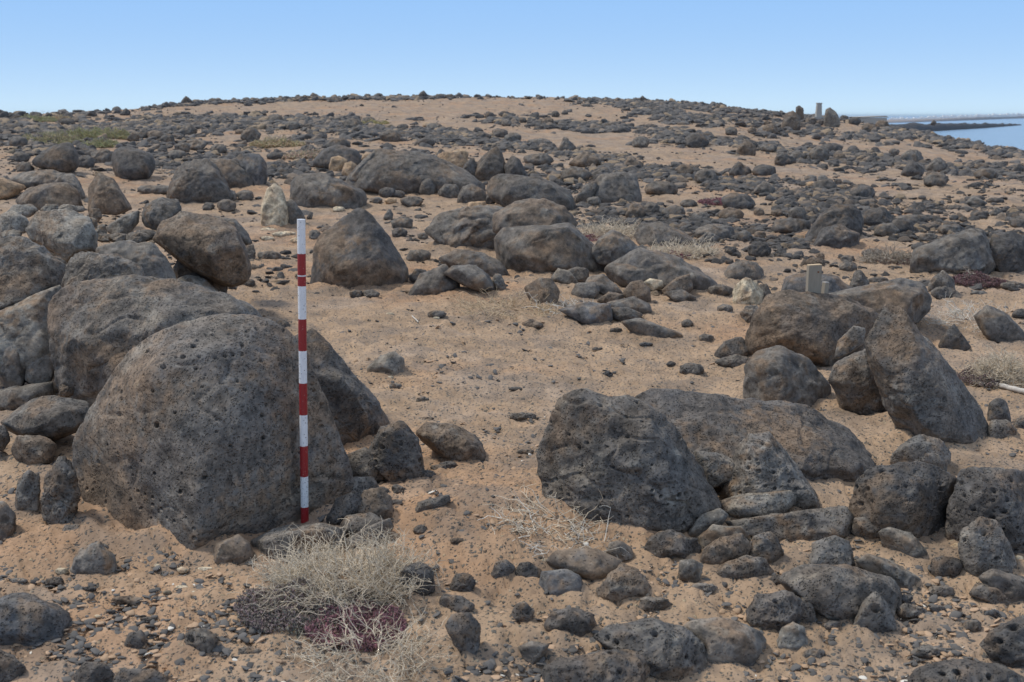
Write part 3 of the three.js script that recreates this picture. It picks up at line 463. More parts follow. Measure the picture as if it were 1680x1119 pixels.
T('grey topped slab with a dark brown underside at the left', [4,692,55,655,90,651,140,660,149,685,130,706,80,724,40,717,10,703], { gy: 750, t: .6, fr: [[8,694,.3],[30,690,.7],[100,688,.9],[140,682,.5],[90,716,.6],[40,710,.6],[60,660,.1],[120,700,.6]], tone: 'g', p: 32, pit: .4, brownAt: [80,712,80,18] });
T('brown block supporting the grey topped slab at the left', [20,742,28,715,70,716,92,728,84,752,50,756], { gy: 765, tone: 'b' });
T('dark stone at the left edge under the overhanging slab', [-20,730,-8,700,8,698,16,722,4,740], { gy: 760, tone: 'd' });
T('crumbly grey rock splitting at the left foot of the large boulder', [70,830,78,775,95,752,118,756,128,800,122,850,96,862], { gy: 872, tone: 's', n: 2.2, crack: 2, p: 20 });
T('small grey blocky stone left of the crumbly splitting rock', [24,830,30,786,46,772,66,780,62,825,40,840], { gy: 842, tone: 's', br: .6, p: 24 });
T('small grey flake in the sand under the crumbly splitting rock', [98,878,108,862,128,860,142,876,120,884], { tone: 'g', p: 26 });
T('round smooth stone cut by the left edge near mid height', [-25,850,-14,826,6,820,24,840,26,862,10,882,-20,884], { tone: 'g', p: 10, pit: .2 });
T('long oval blue grey boulder lying in the lower left corner', [-50,1012,0,982,30,974,75,984,110,1005,119,1026,100,1046,50,1054,-50,1054], { tone: 'k', p: 12, pit: .3, n: .8 });
T('flat triangular stone sunk in sand at the left foot of the large boulder', [116,936,130,902,163,888,186,910,192,940,150,944], { tone: 's', p: 18, pit: .2, br: .5 });
T('reddish brown flat topped stone below the large boulder', [349,917,355,893,390,877,408,890,416,913,370,924], { tone: 'b', p: 32, pit: .1 });
T('dusty low ledge of rock around the foot of the rod', [412,888,450,869,520,858,566,868,560,896,470,918,430,912], { gy: 918, tone: 's', p: 22, br: .6, t: .6 });
T('grey triangular flagstone right of the ledge at the rod foot', [566,888,600,866,640,850,645,866,612,898], { tone: 'g', p: 32, pit: .1, gy: 900 });
T('brown rounded block stacked right of the large boulder', [582,840,598,806,624,800,640,815,646,840,610,846], { gy: 860, tone: 'b', p: 24 });
T('grey block under the brown rounded one right of the boulder', [556,868,570,846,610,842,634,856,620,872,580,876], { gy: 880, tone: 'g', p: 30 });
T('dark slanted slab against the right foot of the large boulder', [536,852,552,820,582,806,596,820,580,846,556,860], { gy: 866, tone: 'd', p: 26 });
T('dark leaning slab with a crack under it right of the large boulder', [600,748,625,702,660,692,685,720,694,766,688,785,660,792,630,768], { gy: 798, tone: 'd', p: 26, pit: .5 });
T('grey split stone tucked left of the dark leaning slab', [560,772,566,748,600,735,632,756,640,776,600,786], { gy: 796, tone: 'g', p: 28 });
T('small stone stack piece below the split stone', [566,806,574,784,610,782,622,800,600,814], { gy: 824, tone: 'g', p: 26 });
T('rounded oblong dark stone alone on the sand right of the leaning slab', [684,712,700,694,750,699,780,714,798,750,786,760,745,748,700,730], { tone: 'b', p: 14, pit: .4, br: .3 });
T('thin grey flake half buried right of the rod foot', [680,838,688,824,738,810,740,822,714,838], { tone: 'g', p: 24 });
T('pale grey stone standing alone in the sandy clearing', [602,604,625,584,646,577,663,590,661,618,640,617], { tone: 'l', p: 24, pit: .2 });
T('dark stone behind the right edge of the dry shrub', [652,962,658,930,690,922,710,934,712,962,690,972], { gy: 978, tone: 'd' });
T('small black lumpy stone right of the dry shrub', [740,962,748,944,768,942,780,954,774,970,754,974], { tone: 'd', n: 1.6 });
T('dark wedge stone below the black lumpy stone', [720,990,728,976,756,978,778,992,774,1006,742,1004], { tone: 'd', p: 28 });
T('kite shaped dark stone pointing down right of the dry shrub', [732,1030,740,1008,770,1006,787,1026,784,1062,766,1078], { tone: 'd', p: 26, gy: 1080 });
T('small round dark stone between the shrub stones and the flat ragged stone', [838,1008,846,990,862,988,878,1002,870,1022,848,1022], { tone: 'd', p: 14 });
T('pale flat triangular stone sunk in the sand near the bottom centre', [850,1062,872,1052,902,1056,888,1080,868,1090], { tone: 's', pit: .2, p: 22, gy: 1090 });
T('dark angular stone at the bottom left edge', [-30,1110,0,1068,22,1076,42,1096,30,1116,0,1125], { tone: 'd', p: 26 });
T('dark stone at the bottom edge below the oval boulder', [118,1112,140,1086,172,1088,188,1108,176,1130,130,1132], { tone: 'd', p: 22 });
T('flat dark stone beside it at the bottom edge', [184,1118,200,1100,250,1098,274,1112,262,1136,196,1138], { tone: 'd', p: 20, gy: 1136 });
T('small flat dark stone in the sand left of the dry shrub', [204,1058,212,1040,232,1034,242,1050,230,1064], { tone: 'd' });
T('flat grey stone sunk in the sand below the dry shrub', [300,1056,312,1034,336,1030,358,1048,346,1070,320,1068], { tone: 'g', p: 16, gy: 1072 });
T('long grey slab leaning on the slope behind the right dry twigs', [1600,520,1618,500,1650,515,1690,556,1660,560,1620,545], { tone: 'g', p: 24, pit: .1 });
T('dark wedge shaped stone below the right dry twigs', [1540,566,1556,540,1566,532,1580,552,1592,568,1566,574], { tone: 'd', p: 32 });
T('great sloping grey slab boulder below the right shore', [1497,432,1502,410,1540,395,1590,378,1612,380,1622,405,1632,440,1625,452,1590,448,1540,440,1520,438], { gy: 456, tone: 's', t: .4, fr: [[1505,425,.5],[1560,400,.5],[1608,388,.3],[1625,445,.7],[1570,440,.8],[1540,432,.7]], pit: .1, p: 26 });
T('grey stone pair under the edge of the great sloping slab', [1522,474,1530,455,1548,444,1564,460,1568,482,1546,486], { tone: 'g' });
T('dark rough boulder right behind the great sloping slab', [1618,420,1630,385,1660,380,1690,395,1690,440,1650,448], { gy: 452, tone: 'd', n: 1.3 });
T('large dark ridged boulder in the right middle distance', [1322,388,1345,352,1375,335,1402,338,1415,360,1412,382,1370,392], { gy: 396, tone: 'd', p: 22, n: 1.3 });
T('dark rounded boulder right of the ridged one', [1412,362,1422,344,1450,340,1466,356,1464,368,1440,372], { gy: 374, tone: 'd', p: 13 });
T('rough dark rock below the ridged boulder', [1335,402,1350,376,1380,370,1412,384,1405,402,1365,408], { gy: 408, tone: 'd', n: 1.5, crack: 1.5 });
T('pitted cream coloured limestone lump near the wooden stake', [1202,498,1206,470,1222,458,1242,462,1252,484,1248,494,1222,496], { gy: 500, tone: 'w', pit: .9, n: 2, p: 16, nm: 'limestone_lump', cat: 'limestone' });
T('grey stone behind the cream limestone lump', [1240,490,1246,468,1258,466,1266,484,1256,494], { gy: 496, tone: 's' });
T('dark paired stone behind the cream limestone lump', [1188,452,1196,434,1212,427,1240,430,1254,444,1248,456,1215,458], { tone: 'g', p: 18, gy: 459 });
T('round brown boulder on the far slope left of the shore rocks', [1207,250,1214,236,1228,232,1240,240,1240,250,1222,254], { tone: 'b', p: 16, gy: 255 });
T('big brown boulder on the skyline left of the stone pillar', [1282,208,1288,188,1300,182,1312,192,1314,206,1300,213], { tone: 'b', p: 20, gy: 214 });
T('pale cracked boulder on the skyline right of the stone pillar', [1352,198,1355,180,1362,176,1374,186,1378,200,1366,207], { tone: 'l', p: 22, br: .6, gy: 208 });
T('upright narrow rock on the skyline left of the pillar', [1305,196,1306,176,1311,172,1318,178,1319,194], { tone: 'g', p: 22, gy: 212 });

// ---- smaller stones: pixel centre, foot, width, height, form (r round, a angular, s slab, p pointed), tone
const LANDMARKS = [[497,620,'the red and white rod'],[590,420,'the pyramid boulder'],[450,340,'the standing cream limestone'],[905,410,'the great squared block'],[1020,500,'the flagstone heap'],[1520,630,'the tall leaning boulder'],[1333,465,'the wooden stake'],[1030,770,'the large craggy boulder'],[1480,825,'the round topped black boulder'],[560,980,'the dry shrub'],[50,1020,'the oval corner boulder'],[220,265,'the egg shaped boulder'],[535,315,'the long humped boulder'],[815,270,'the trio of boulders'],[1565,420,'the great sloping slab'],[1370,365,'the dark ridged boulder'],[1015,305,'the squared upright boulder'],[1228,478,'the cream limestone lump'],[1375,970,'the hooded low boulder'],[110,400,'the left stone pile'],[140,225,'the green bushes'],[1340,190,'the stone pillar'],[700,280,'the broad low outcrop'],[1090,385,'the flat topped low boulder'],[330,300,'the large cracked outcrop'],[760,455,'the flat overhanging slab'],[690,155,'the skyline crest']];
const labelled = {};
function stoneLabel(cx, cy, wpx, form, tone) {
  let best = 0, bd = 1e9; LANDMARKS.forEach((l, i) => { const d = Math.hypot((cx - l[0]) * 0.8, (cy - l[1]) * 1.6); if (d < bd) { bd = d; best = i; } });
  const l = LANDMARKS[best], dx = cx - l[0], dy = (cy - l[1]) * 2.2, rel = Math.abs(dx) > Math.abs(dy) ? (dx < 0 ? 'left of ' : 'right of ') : (dy < 0 ? 'behind ' : 'in front of ');
  const s = (wpx < 18 ? 'tiny ' : wpx < 32 ? 'small ' : wpx < 60 ? 'middling ' : 'large ') + ({ d: 'dark', g: 'grey', s: 'pale grey', l: 'light grey', b: 'brown', k: 'blue grey', t: 'tan', w: 'whitish' })[tone] + ({ r: ' rounded stone ', a: ' angular stone ', s: ' flat stone ', p: ' pointed stone ' })[form] + rel + l[2];
  (labelled[s] ??= []).push({ d: bd });
  return [s, labelled[s][labelled[s].length - 1]];
}
const pend = [];
function stone(cx, yb, w, h, form = 'r', tone = 'g', o = {}) {
  const r = rng(seedNo * 13 + 5), poly = [], n = form === 'r' ? 10 : form === 's' ? 8 : 7;
  const top = cx + (r() - 0.5) * w * 0.5;
  for (let i = 0; i < n; i++) {
    const a = (i + 0.35 * (r() - 0.5)) / n * Math.PI * 2, k = form === 'r' ? 0.95 : 0.82 + 0.26 * r();
    let x = Math.cos(a) * k, y = Math.sin(a) * k;
    if (y < 0) { x *= 0.92; y *= 0.7; }
    if (form === 'p' && y > 0.3) x = x * 0.35 + (top - cx) / w;
    if (form === 's') x = Math.sign(x) * Math.pow(Math.abs(x), 0.7);
    poly.push(cx + x * w / 2, yb - h * 0.44 - y * h / 2);
  }
  const [s, rec] = stoneLabel(cx, yb - h / 2, w, form, tone);
  const m = traced(s, poly, { gy: yb, tone, p: form === 'r' ? 12.5 : form === 's' ? 24 : 30, pit: yb > 400 ? 0.4 : 0.1, n: form === 'r' ? 1.5 : 2.1, crack: 1.3, group: 'loose stones strewn over the slope', near: yb > 380, ...o });
  if (m) pend.push([m, s, rec]); else rec.d = 1e9;
}
const LIST = [[205,190,20,14,'p','d'],[305,172,20,15,'p','d'],[350,170,20,10,'r','d'],[404,167,14,8,'r','d'],[516,163,20,13,'p','d'],[500,164,11,9,'r','d'],[692,162,22,15,'p','d'],[621,161,16,9,'r','d'],[603,161,12,8,'r','d'],[655,160,10,7,'r','d'],[1054,169,17,14,'p','d'],[966,168,20,8,'r','d'],[803,194,16,13,'r','d'],[826,191,14,10,'r','d'],[911,192,15,11,'r','d'],[926,188,14,8,'p','d'],[886,240,44,14,'s','s'],[929,252,34,28,'p','g'],[884,271,56,22,'a','g'],[958,274,62,28,'p','b'],[985,292,50,20,'p','g'],[1085,320,64,24,'r','g'],[945,298,60,26,'a','g'],
[373,331,34,22,'r','s'],[402,329,32,19,'r','g'],[372,347,34,22,'r','g'],[341,346,24,15,'a','g'],[258,318,86,16,'s','g'],[442,426,42,15,'s','g'],[409,428,24,30,'a','s'],[1212,345,58,30,'a','d'],[1245,355,20,15,'r','b'],[1276,355,26,13,'r','b'],[1308,366,34,30,'r','g'],[1331,352,28,15,'r','d'],[1199,362,46,23,'r','b'],[1247,391,22,13,'r','b'],[1263,394,15,9,'r','d'],[1300,385,74,28,'s','d'],[1175,395,74,28,'s','g'],[1222,397,28,20,'a','g'],[1199,418,22,15,'a','d'],[1197,434,18,10,'a','d'],[1346,425,17,11,'r','b'],[1338,438,36,17,'r','b'],[1182,485,44,20,'r','g'],[1392,431,28,13,'a','g'],[1390,447,30,19,'a','g'],[1190,512,30,13,'r','s'],[1235,515,26,17,'a','s'],[1430,422,36,15,'r','g'],[1525,396,40,15,'a','g'],[1560,386,48,20,'r','g'],[1605,485,32,9,'s','s'],[1662,474,44,13,'s','s'],[1545,490,42,22,'a','g'],[1440,468,38,15,'a','g'],[1655,432,62,30,'r','d'],[1675,522,34,16,'a','d'],
[1495,368,64,18,'s','g'],[1565,362,18,11,'r','d'],[1581,364,15,10,'a','d'],[1607,357,38,13,'r','d'],[1634,355,24,18,'p','g'],[1526,341,18,9,'r','d'],[1568,345,30,9,'s','d'],[1633,334,32,10,'s','d'],[1607,329,20,9,'r','d'],[1497,351,32,9,'s','d'],[1476,324,13,6,'r','d'],[1513,327,15,7,'r','d'],[1672,374,34,22,'r','g'],[585,490,26,16,'a','d'],[608,489,32,15,'r','s'],[461,541,34,16,'r','g'],[716,522,34,15,'a','g'],[695,660,24,9,'s','g'],[648,638,22,10,'s','s'],[858,689,48,13,'s','g'],[875,538,42,15,'p','b'],[410,470,20,13,'r','d'],[1135,615,44,20,'a','g'],[1207,602,64,20,'s','s'],[1128,536,22,13,'a','g'],[1159,560,26,13,'a','g'],[1060,568,26,7,'s','k'],[996,617,20,7,'s','k'],[1183,660,40,14,'a','g'],[1232,527,44,24,'a','s'],
[694,393,20,13,'a','g'],[637,362,20,22,'p','s'],[655,390,28,18,'r','d'],[660,376,44,20,'a','s'],[517,394,24,18,'a','s'],[592,311,28,16,'r','g'],[634,325,30,19,'a','d'],[653,324,26,13,'a','d'],[618,334,20,12,'r','g'],[641,334,22,11,'r','t'],[565,297,22,9,'r','d'],[519,343,26,9,'r','g'],[555,347,24,9,'r','w'],[508,360,12,14,'p','s'],[440,380,34,7,'s','w'],[466,388,44,9,'s','w'],[438,394,24,7,'s','w'],[488,398,28,8,'s','w'],
[60,234,24,16,'r','g'],[82,225,30,14,'s','s'],[110,205,26,12,'r','d'],[30,240,34,18,'r','d'],[18,215,30,14,'r','d'],[150,258,22,14,'r','d'],[165,268,40,26,'a','g'],[140,275,34,22,'a','d'],[35,266,30,18,'r','d'],[40,284,34,20,'a','d'],[235,226,22,16,'p','d'],[254,228,28,16,'s','b'],[218,232,26,18,'p','b'],[275,236,26,18,'r','d'],[100,300,30,14,'r','s'],[300,250,30,18,'a','g'],[322,246,34,20,'a','s'],[290,262,34,18,'r','g'],[360,252,30,16,'a','g'],[450,262,30,14,'r','d'],[505,250,26,14,'a','d'],[640,232,40,20,'a','g'],[660,214,22,12,'a','d'],[700,240,34,16,'r','d'],[724,258,20,16,'p','g'],[700,208,16,8,'r','t'],[790,230,34,16,'r','d'],[820,225,30,16,'r','g'],[860,325,30,16,'a','s'],[935,335,26,12,'a','b'],[910,345,30,10,'s','g'],[1020,335,26,10,'r','s'],[975,338,26,18,'a','s'],[1000,348,30,12,'a','g'],[1045,350,24,18,'a','b'],[1068,352,28,22,'a','g'],[1105,356,44,20,'a','g'],[1130,340,30,14,'r','g'],[1150,362,34,16,'a','g'],
[1020,352,18,9,'r','g'],[1350,300,20,14,'r','g'],[1330,298,24,12,'r','s'],[1360,304,16,12,'r','d'],[1335,306,30,9,'s','t'],[1375,302,14,10,'r','d'],[1190,236,18,10,'r','d'],[1230,246,30,18,'r','d'],[1260,250,34,14,'a','g'],[1150,232,30,12,'a','d'],[1330,204,20,12,'a','g'],[1345,206,14,10,'r','d'],[1385,198,16,10,'r','d'],[1402,205,22,14,'r','d'],[1448,212,28,16,'a','b'],[1425,216,24,14,'a','b'],[1500,224,18,8,'a','d'],[1530,225,18,7,'a','d'],[1556,232,16,9,'r','d'],[1580,236,28,8,'s','d'],[1610,244,22,8,'a','d'],[1635,248,24,9,'a','d'],[1665,254,26,9,'a','d'],
[210,994,56,20,'s','b'],[412,1076,44,15,'s','g'],[147,970,24,9,'s','d'],[88,960,34,14,'s','g'],[240,1020,30,9,'s','g'],[1074,1004,62,26,'s','g'],[1155,972,50,16,'s','s'],[1277,962,38,20,'a','d'],[1335,1082,44,20,'s','g'],[1523,1078,64,18,'s','s'],[1543,977,50,18,'s','g'],[1496,1013,54,22,'s','g'],[1486,990,28,16,'a','d'],[1364,1033,32,16,'a','d'],[1595,1036,38,20,'r','g'],[1537,1006,26,14,'a','d'],[1628,1013,34,12,'s','k'],
[575,800,34,20,'a','g'],[625,815,30,18,'s','g'],[655,812,30,16,'a','g'],[540,835,30,22,'a','d'],[612,792,40,18,'s','g'],[660,795,26,16,'a','d'],[650,830,26,12,'s','g'],[700,790,34,18,'a','d'],[720,775,30,14,'s','g'],[735,768,34,12,'a','d'],[545,880,40,16,'s','g'],[600,862,34,14,'s','s'],[650,722,30,20,'a','d'],[280,900,50,10,'s','b'],[315,912,34,10,'a','b'],[170,905,20,16,'a','s'],[48,905,40,10,'s','g'],[690,875,28,12,'a','g'],[755,892,34,10,'s','b'],[30,958,30,9,'s','g'],
[860,745,34,8,'s','g'],[845,640,24,6,'s','g'],[700,690,26,7,'s','b'],[1010,545,24,8,'s','g'],[980,575,20,6,'a','g'],[1100,600,18,7,'a','d']].filter(q => q[2] > 0);
for (const q of LIST) stone(...q);
for (const [x, y, w, h, f, t, gy] of [[30,376,36,22,'a','l',500],[64,372,30,18,'a','l',505],[112,352,34,18,'a','l',470],[18,398,40,24,'a','l',540],[128,350,26,14,'a','s',460],[150,375,26,20,'a','l',500],[196,402,40,20,'a','s',525],[226,402,44,22,'s','s',530],[90,452,40,34,'a','g',575],[170,400,30,20,'a','s',520],[8,372,24,20,'a','l',490],[286,392,30,30,'a','g',520],[140,440,40,30,'a','g',560],[20,560,40,30,'a','b',640],[75,565,36,26,'a','b',640],[110,655,30,24,'a','b',690]]) stone(x, y, w, h, f, t, { gy });
// sea shells of stone: chips of white limestone lying on the soil
for (const [x, y, w, h] of [[100,943,26,12],[258,934,14,10],[299,940,24,11],[337,937,30,8],[298,966,28,6],[274,975,16,7],[318,977,12,8],[160,1014,14,6],[1570,905,26,16],[1672,925,16,16],[1447,925,14,6],[1318,790,12,6],[780,958,8,5],[895,922,16,6],[640,622,12,6],[640,518,16,6],[716,524,14,5],[1258,482,10,5]])
  stone(x, y, w, h, 'a', 'w', { pit: 0, nm: 'limestone_chip', cat: 'limestone chip', group: 'white limestone chips on the soil', n: .6 });

// stones just beyond the picture's edges
for (const q of [[-120,700,110,80,'a','g'],[-200,560,150,110,'r','g'],[-90,900,60,40,'a','d'],[-240,1000,120,70,'r','g'],[-130,480,120,80,'a','s'],[-260,380,90,50,'r','d'],[-160,330,80,40,'a','g'],[-110,1080,70,40,'a','d'],[1790,640,110,70,'a','g'],[1830,800,150,100,'r','d'],[1780,980,80,50,'a','g'],[1900,560,90,50,'a','g'],[1790,470,110,50,'s','s'],[1880,1060,130,70,'r','d'],[1800,400,60,30,'r','d'],[1940,700,70,50,'p','g']]) stone(...q);
// ---- the field of small far stones: where they lie thick follows the photograph's bands of rock
const BANDS = [[-50,212,300,214,17,1],[250,206,560,204,13,1.1],[540,214,760,224,9,1],[740,226,1000,262,10,1],[280,168,720,160,4,1.0],[990,168,1330,192,8,1],[1060,185,1260,212,13,.9],[830,200,1120,222,8,.9],[1100,225,1420,270,13,.95],[1400,260,1610,285,9,1],[1000,278,1400,326,15,.8],[1460,214,1690,262,10,1],[1590,275,1690,290,8,1],[1230,205,1440,222,12,.9],[1300,340,1690,410,22,.55],[0,240,520,280,26,.65],[500,240,960,300,30,.4],[950,340,1300,400,30,.45],[1400,330,1690,350,16,.35],[560,200,900,190,5,.35],[1440,300,1690,315,20,.16]];
const denAt = (x, y) => { x = clamp(x, 0, W); let s = 0.055; for (const [x1, y1, x2, y2, w, k] of BANDS) { const t = clamp(((x - x1) * (x2 - x1) + (y - y1) * (y2 - y1)) / ((x2 - x1) ** 2 + (y2 - y1) ** 2)), dy = (y - lerp(y1, y2, t)) / w, dx = Math.max(0, x < Math.min(x1, x2) ? Math.min(x1, x2) - x : x > Math.max(x1, x2) ? x - Math.max(x1, x2) : 0) / 40; s = Math.max(s, k * Math.exp(-dy * dy * 0.9 - dx * dx)); } return s; };
{
  const r = rng(4242);
  // the larger of them are stones of their own
  let made = 0;
  for (let t = 0; t < 4000 && made < 64; t++) {
    const x = r() * W, y = 200 + Math.pow(r(), 1.2) * 260; if (r() > denAt(x, y) * 0.9) continue;
    if (ROCKS.some(q => x > q.x0 - 14 && x < q.x1 + 14 && y > q.y0 - 4 && y < q.y1 + 8)) continue;
    const g = groundAt(x, y); if (!g) continue;
    const w = Math.min(44, (0.28 + 0.35 * r()) * F / -g.z); stone(x, y, w, w * (0.42 + 0.3 * r()), 'rapr'[Math.floor(r() * 4)], 'ddggsb'[Math.floor(r() * 6)], { near: y > 400 }); made++;
  }
  // the rest: one mass
  const protos = [], plain = new THREE.MeshStandardMaterial({ roughness: 0.85, vertexColors: true, name: 'small_basalt', bumpMap: rockBumpB, bumpScale: 0.03 });
  for (let k = 0; k < 8; k++) { const q = rng(900 + k), pts = []; for (let i = 0; i < 9 + k; i++) { const v = new THREE.Vector3(q() - 0.5, (q() - 0.5) * 0.8, q() - 0.5).normalize(); v.multiplyScalar(0.42 + 0.16 * q()); v.y *= 0.68; pts.push(v); } protos.push(rockGeo(pts, { near: false, p: 30, tone: 'w', br: 0, n: 2.2, cuts: 12 }, 950 + k, 9)); }
  for (const g of protos) { const c = g.attributes.color; for (let i = 0; i < c.count; i++) { const v = clamp(c.getX(i) / 0.7, 0.5, 1.3); c.setXYZ(i, v, v, v); } }
  const lists = protos.map(() => []);
  let n = 0;
  for (let t = 0; t < 520000 && n < 38000; t++) {
    const x = -330 + r() * (W + 660), y = 152 + Math.pow(r(), 1.6) * 330, den = denAt(x, y); if (r() > den * den) continue;
    const cl = fbm(x * 0.02, y * 0.05, 3.3, 3); if (cl < -0.12 + 0.1 * r() && den < 0.9) continue;
    const g = groundAt(x, y, formH); if (!g) continue; g.y = H(g.x, g.z);
    const d = -g.z, big = r() ** (den > 0.7 ? 1.25 : 2.6), s = Math.min(lerp(0.06, d > 22 ? 0.6 : 0.3, big), 20 * d / F + 0.02);
    lists[Math.floor(r() * 8)].push([g.x, g.y - s * 0.08, g.z, s, r(), r(), r()]); n++;
  }
  for (let t = 0, m = 0; t < 520000 && m < 22000; t++) {
    const x = -330 + r() * (W + 660), y = 154 + Math.pow(r(), 1.3) * 330, den = denAt(x, y); if (r() > 0.02 + den * 0.9) continue;
    if (fbm(x * 0.012, y * 0.04, 9.3, 3) < -0.1 + 0.15 * r()) continue;
    const g = groundAt(x, y, formH); if (!g) continue; g.y = H(g.x, g.z);
    const s = lerp(0.02, 0.085, r() ** 2) * (g.z < -20 ? 1.35 : 1);
    lists[Math.floor(r() * 8)].push([g.x, g.y - s * 0.08, g.z, s, r(), r(), r()]); m++;
  }
  for (let m = 0; m < 1500; m++) {   // the rubble along the crest
    const u = r(), px = u < 0.42 ? 285 + 440 * r() : u < 0.85 ? 985 + 470 * r() : u < 0.93 ? r() * 290 : 725 + 270 * r(), rc = table(CREST, px)[1], d = rc + (r() - 0.62) * (u < 0.42 ? 2.4 : u < 0.85 ? 9 : 4), x = (px - 840) / F * 0.978 * d, s = lerp(0.1, 0.5, r() ** 2.4);
    lists[Math.floor(r() * 8)].push([x, H(x, -d) - s * 0.05, -d, s, r(), r(), r()]);
  }
  const root = new THREE.Group(), M = new THREE.Matrix4(), Q = new THREE.Quaternion(), E = new THREE.Euler(), col = new THREE.Color();
  lists.forEach((l, k) => {
    const im = new THREE.InstancedMesh(protos[k], plain, l.length); im.name = 'field_stones';
    l.forEach((q, i) => { E.set((q[5] - .5) * .7, q[4] * 6.28, (q[6] - .5) * .7); Q.setFromEuler(E); M.compose(new THREE.Vector3(q[0], q[1] + q[3] * 0.1, q[2]), Q, new THREE.Vector3(q[3] * (.8 + .5 * q[6]), q[3] * (.6 + .55 * q[5]), q[3])); im.setMatrixAt(i, M);
      const u = q[5], b = 0.07 + 0.075 * q[6]; if (u < 0.86) col.setRGB(b * 1.06, b * 0.98, b * 0.91); else if (u < 0.95) col.setRGB(b * 1.9, b * 1.5, b * 1.15); else col.setRGB(0.32, 0.24, 0.16); im.setColorAt(i, col); });
    im.userData.kind = 'stuff'; root.add(im);
  });
  add(root, 'far_stone_field', { kind: 'stuff', label: 'bands of small dark stones strewn over the far slope', category: 'stones' });
}
for (const [m, s, rec] of pend) {
  const all = labelled[s].filter(q => q.d < 1e8).sort((a, b) => a.d - b.d); if (all.length < 2) continue;
  const i = all.indexOf(rec), ord = ['nearest', 'second nearest', 'third nearest', 'fourth nearest', 'fifth nearest', 'sixth nearest', 'seventh nearest', 'eighth nearest', 'ninth nearest', 'tenth nearest'][i] ?? 'far off';
  m.userData.label = s.replace(/ (left of|right of|behind|in front of) /, ', ' + ord + ' $1 ');
}
// ---- wind-blown sand banked against the stones
{
  const p = groundMesh.geometry.attributes.position, foot = [];
  for (const q of ROCKS) { const o = q.mesh.position, d = -o.z; if (d > 16) continue; const b = new THREE.Box3().setFromObject(q.mesh), rx = (b.max.x - b.min.x) / 2, rz = (b.max.z - b.min.z) / 2, h = b.max.y - o.y; if (h < 0.02 || b.min.y > o.y + 0.03) continue; foot.push([(b.max.x + b.min.x) / 2, (b.max.z + b.min.z) / 2, rx * 0.86, rz * 0.86, Math.min(0.045, 0.13 * h), b]); }
  const cells = new Map(); for (const f of foot) for (let i = Math.floor((f[5].min.x - .3) * 2); i <= Math.floor((f[5].max.x + .3) * 2); i++) for (let j = Math.floor((f[5].min.z - .3) * 2); j <= Math.floor((f[5].max.z + .3) * 2); j++) { const k = i * 10007 + j; if (!cells.has(k)) cells.set(k, []); cells.get(k).push(f); }
  for (let i = 0; i < p.count; i++) { const x = p.getX(i), z = p.getZ(i), l = cells.get(Math.floor(x * 2) * 10007 + Math.floor(z * 2)); if (!l) continue; let up = 0; for (const f of l) { const e = (Math.hypot((x - f[0]) / f[2], (z - f[1]) / f[3]) - 1) * Math.min(f[2], f[3]); up = Math.max(up, f[4] * (0.55 + 1.3 * Math.max(-0.3, fbm(x * 4 + 3, z * 4, 5.5, 2))) * Math.exp(-Math.max(0, e) / (f[4] * 1.9 + 0.01))); } if (up > 0.0005) p.setY(i, p.getY(i) + up); }
  groundMesh.geometry.computeVertexNormals();
}
// ---- gravel on the near soil
{
  const r = rng(777), protos = [], mat = new THREE.MeshStandardMaterial({ roughness: 0.9, vertexColors: true, name: 'gravel_grains' });
  for (let k = 0; k < 4; k++) { const q = rng(1900 + k), pts = []; for (let i = 0; i < 11; i++) { const v = new THREE.Vector3(q() - 0.5, q() - 0.5, q() - 0.5).normalize().multiplyScalar(0.42 + 0.16 * q()); v.y *= 0.6; pts.push(v); } const g = rockGeo(pts, { near: false, p: 22, tone: 'w', br: 0 }, 1950 + k, 3), c = g.attributes.color; for (let i = 0; i < c.count; i++) c.setXYZ(i, 1, 1, 1); g.deleteAttribute('uv'); protos.push(g); }
  const lists = protos.map(() => []);
  for (let n = 0; n < 80000;) {
    const y = 440 + 690 * Math.pow(r(), 0.8), x = -260 + r() * (W + 520), v = dirOf(x, y), te = v[1] / -v[2], d = Math.min(14, -1.2 / te);
    const X = v[0] / -v[2] * d, Z = -d, patch = fbm(X * 1.4 + 5, Z * 1.4, 7.2, 3) + 0.5 * fbm(X * 5, Z * 5, 1.2, 2);
    n++;
    const thick = smooth(-0.15, 0.4, patch) + (x > 1050 && y > 850 ? 0.35 : 0) + (x < 700 && y > 900 ? 0.1 : 0);
    if (r() > thick * 0.9 + 0.12) continue;
    const s = lerp(0.0025, 0.03, r() ** 5) * (d > 5 ? 1.25 : 1) * (thick > .6 ? 1.15 : 1);
    lists[n % 4].push([X, H(X, Z) + s * 0.05, Z, s, r(), r(), r()]);
  }
  const root = new THREE.Group(), M = new THREE.Matrix4(), Q = new THREE.Quaternion(), E = new THREE.Euler(), col = new THREE.Color();
  lists.forEach((l, k) => {
    const im = new THREE.InstancedMesh(protos[k], mat, l.length); im.name = 'gravel_grains'; im.userData.kind = 'stuff';
    l.forEach((q, i) => { E.set((q[5] - .5), q[4] * 6.28, (q[6] - .5)); Q.setFromEuler(E); M.compose(new THREE.Vector3(q[0], q[1], q[2]), Q, new THREE.Vector3(q[3] * (.8 + .6 * q[6]), q[3] * (.35 + .4 * q[5]), q[3])); im.setMatrixAt(i, M);
      const u = q[4], b = 0.07 + 0.08 * q[6]; if (u < 0.72) col.setRGB(b, b * 0.95, b * 0.9); else if (u < 0.985) col.setRGB(0.34 + b, 0.22 + b * .8, 0.12 + b * .7); else col.setRGB(0.7, 0.66, 0.58); im.setColorAt(i, col); });
    root.add(im);
  });
  add(root, 'gravel', { kind: 'stuff', label: 'fine dark and ochre gravel scattered over the near soil', category: 'gravel' });
}

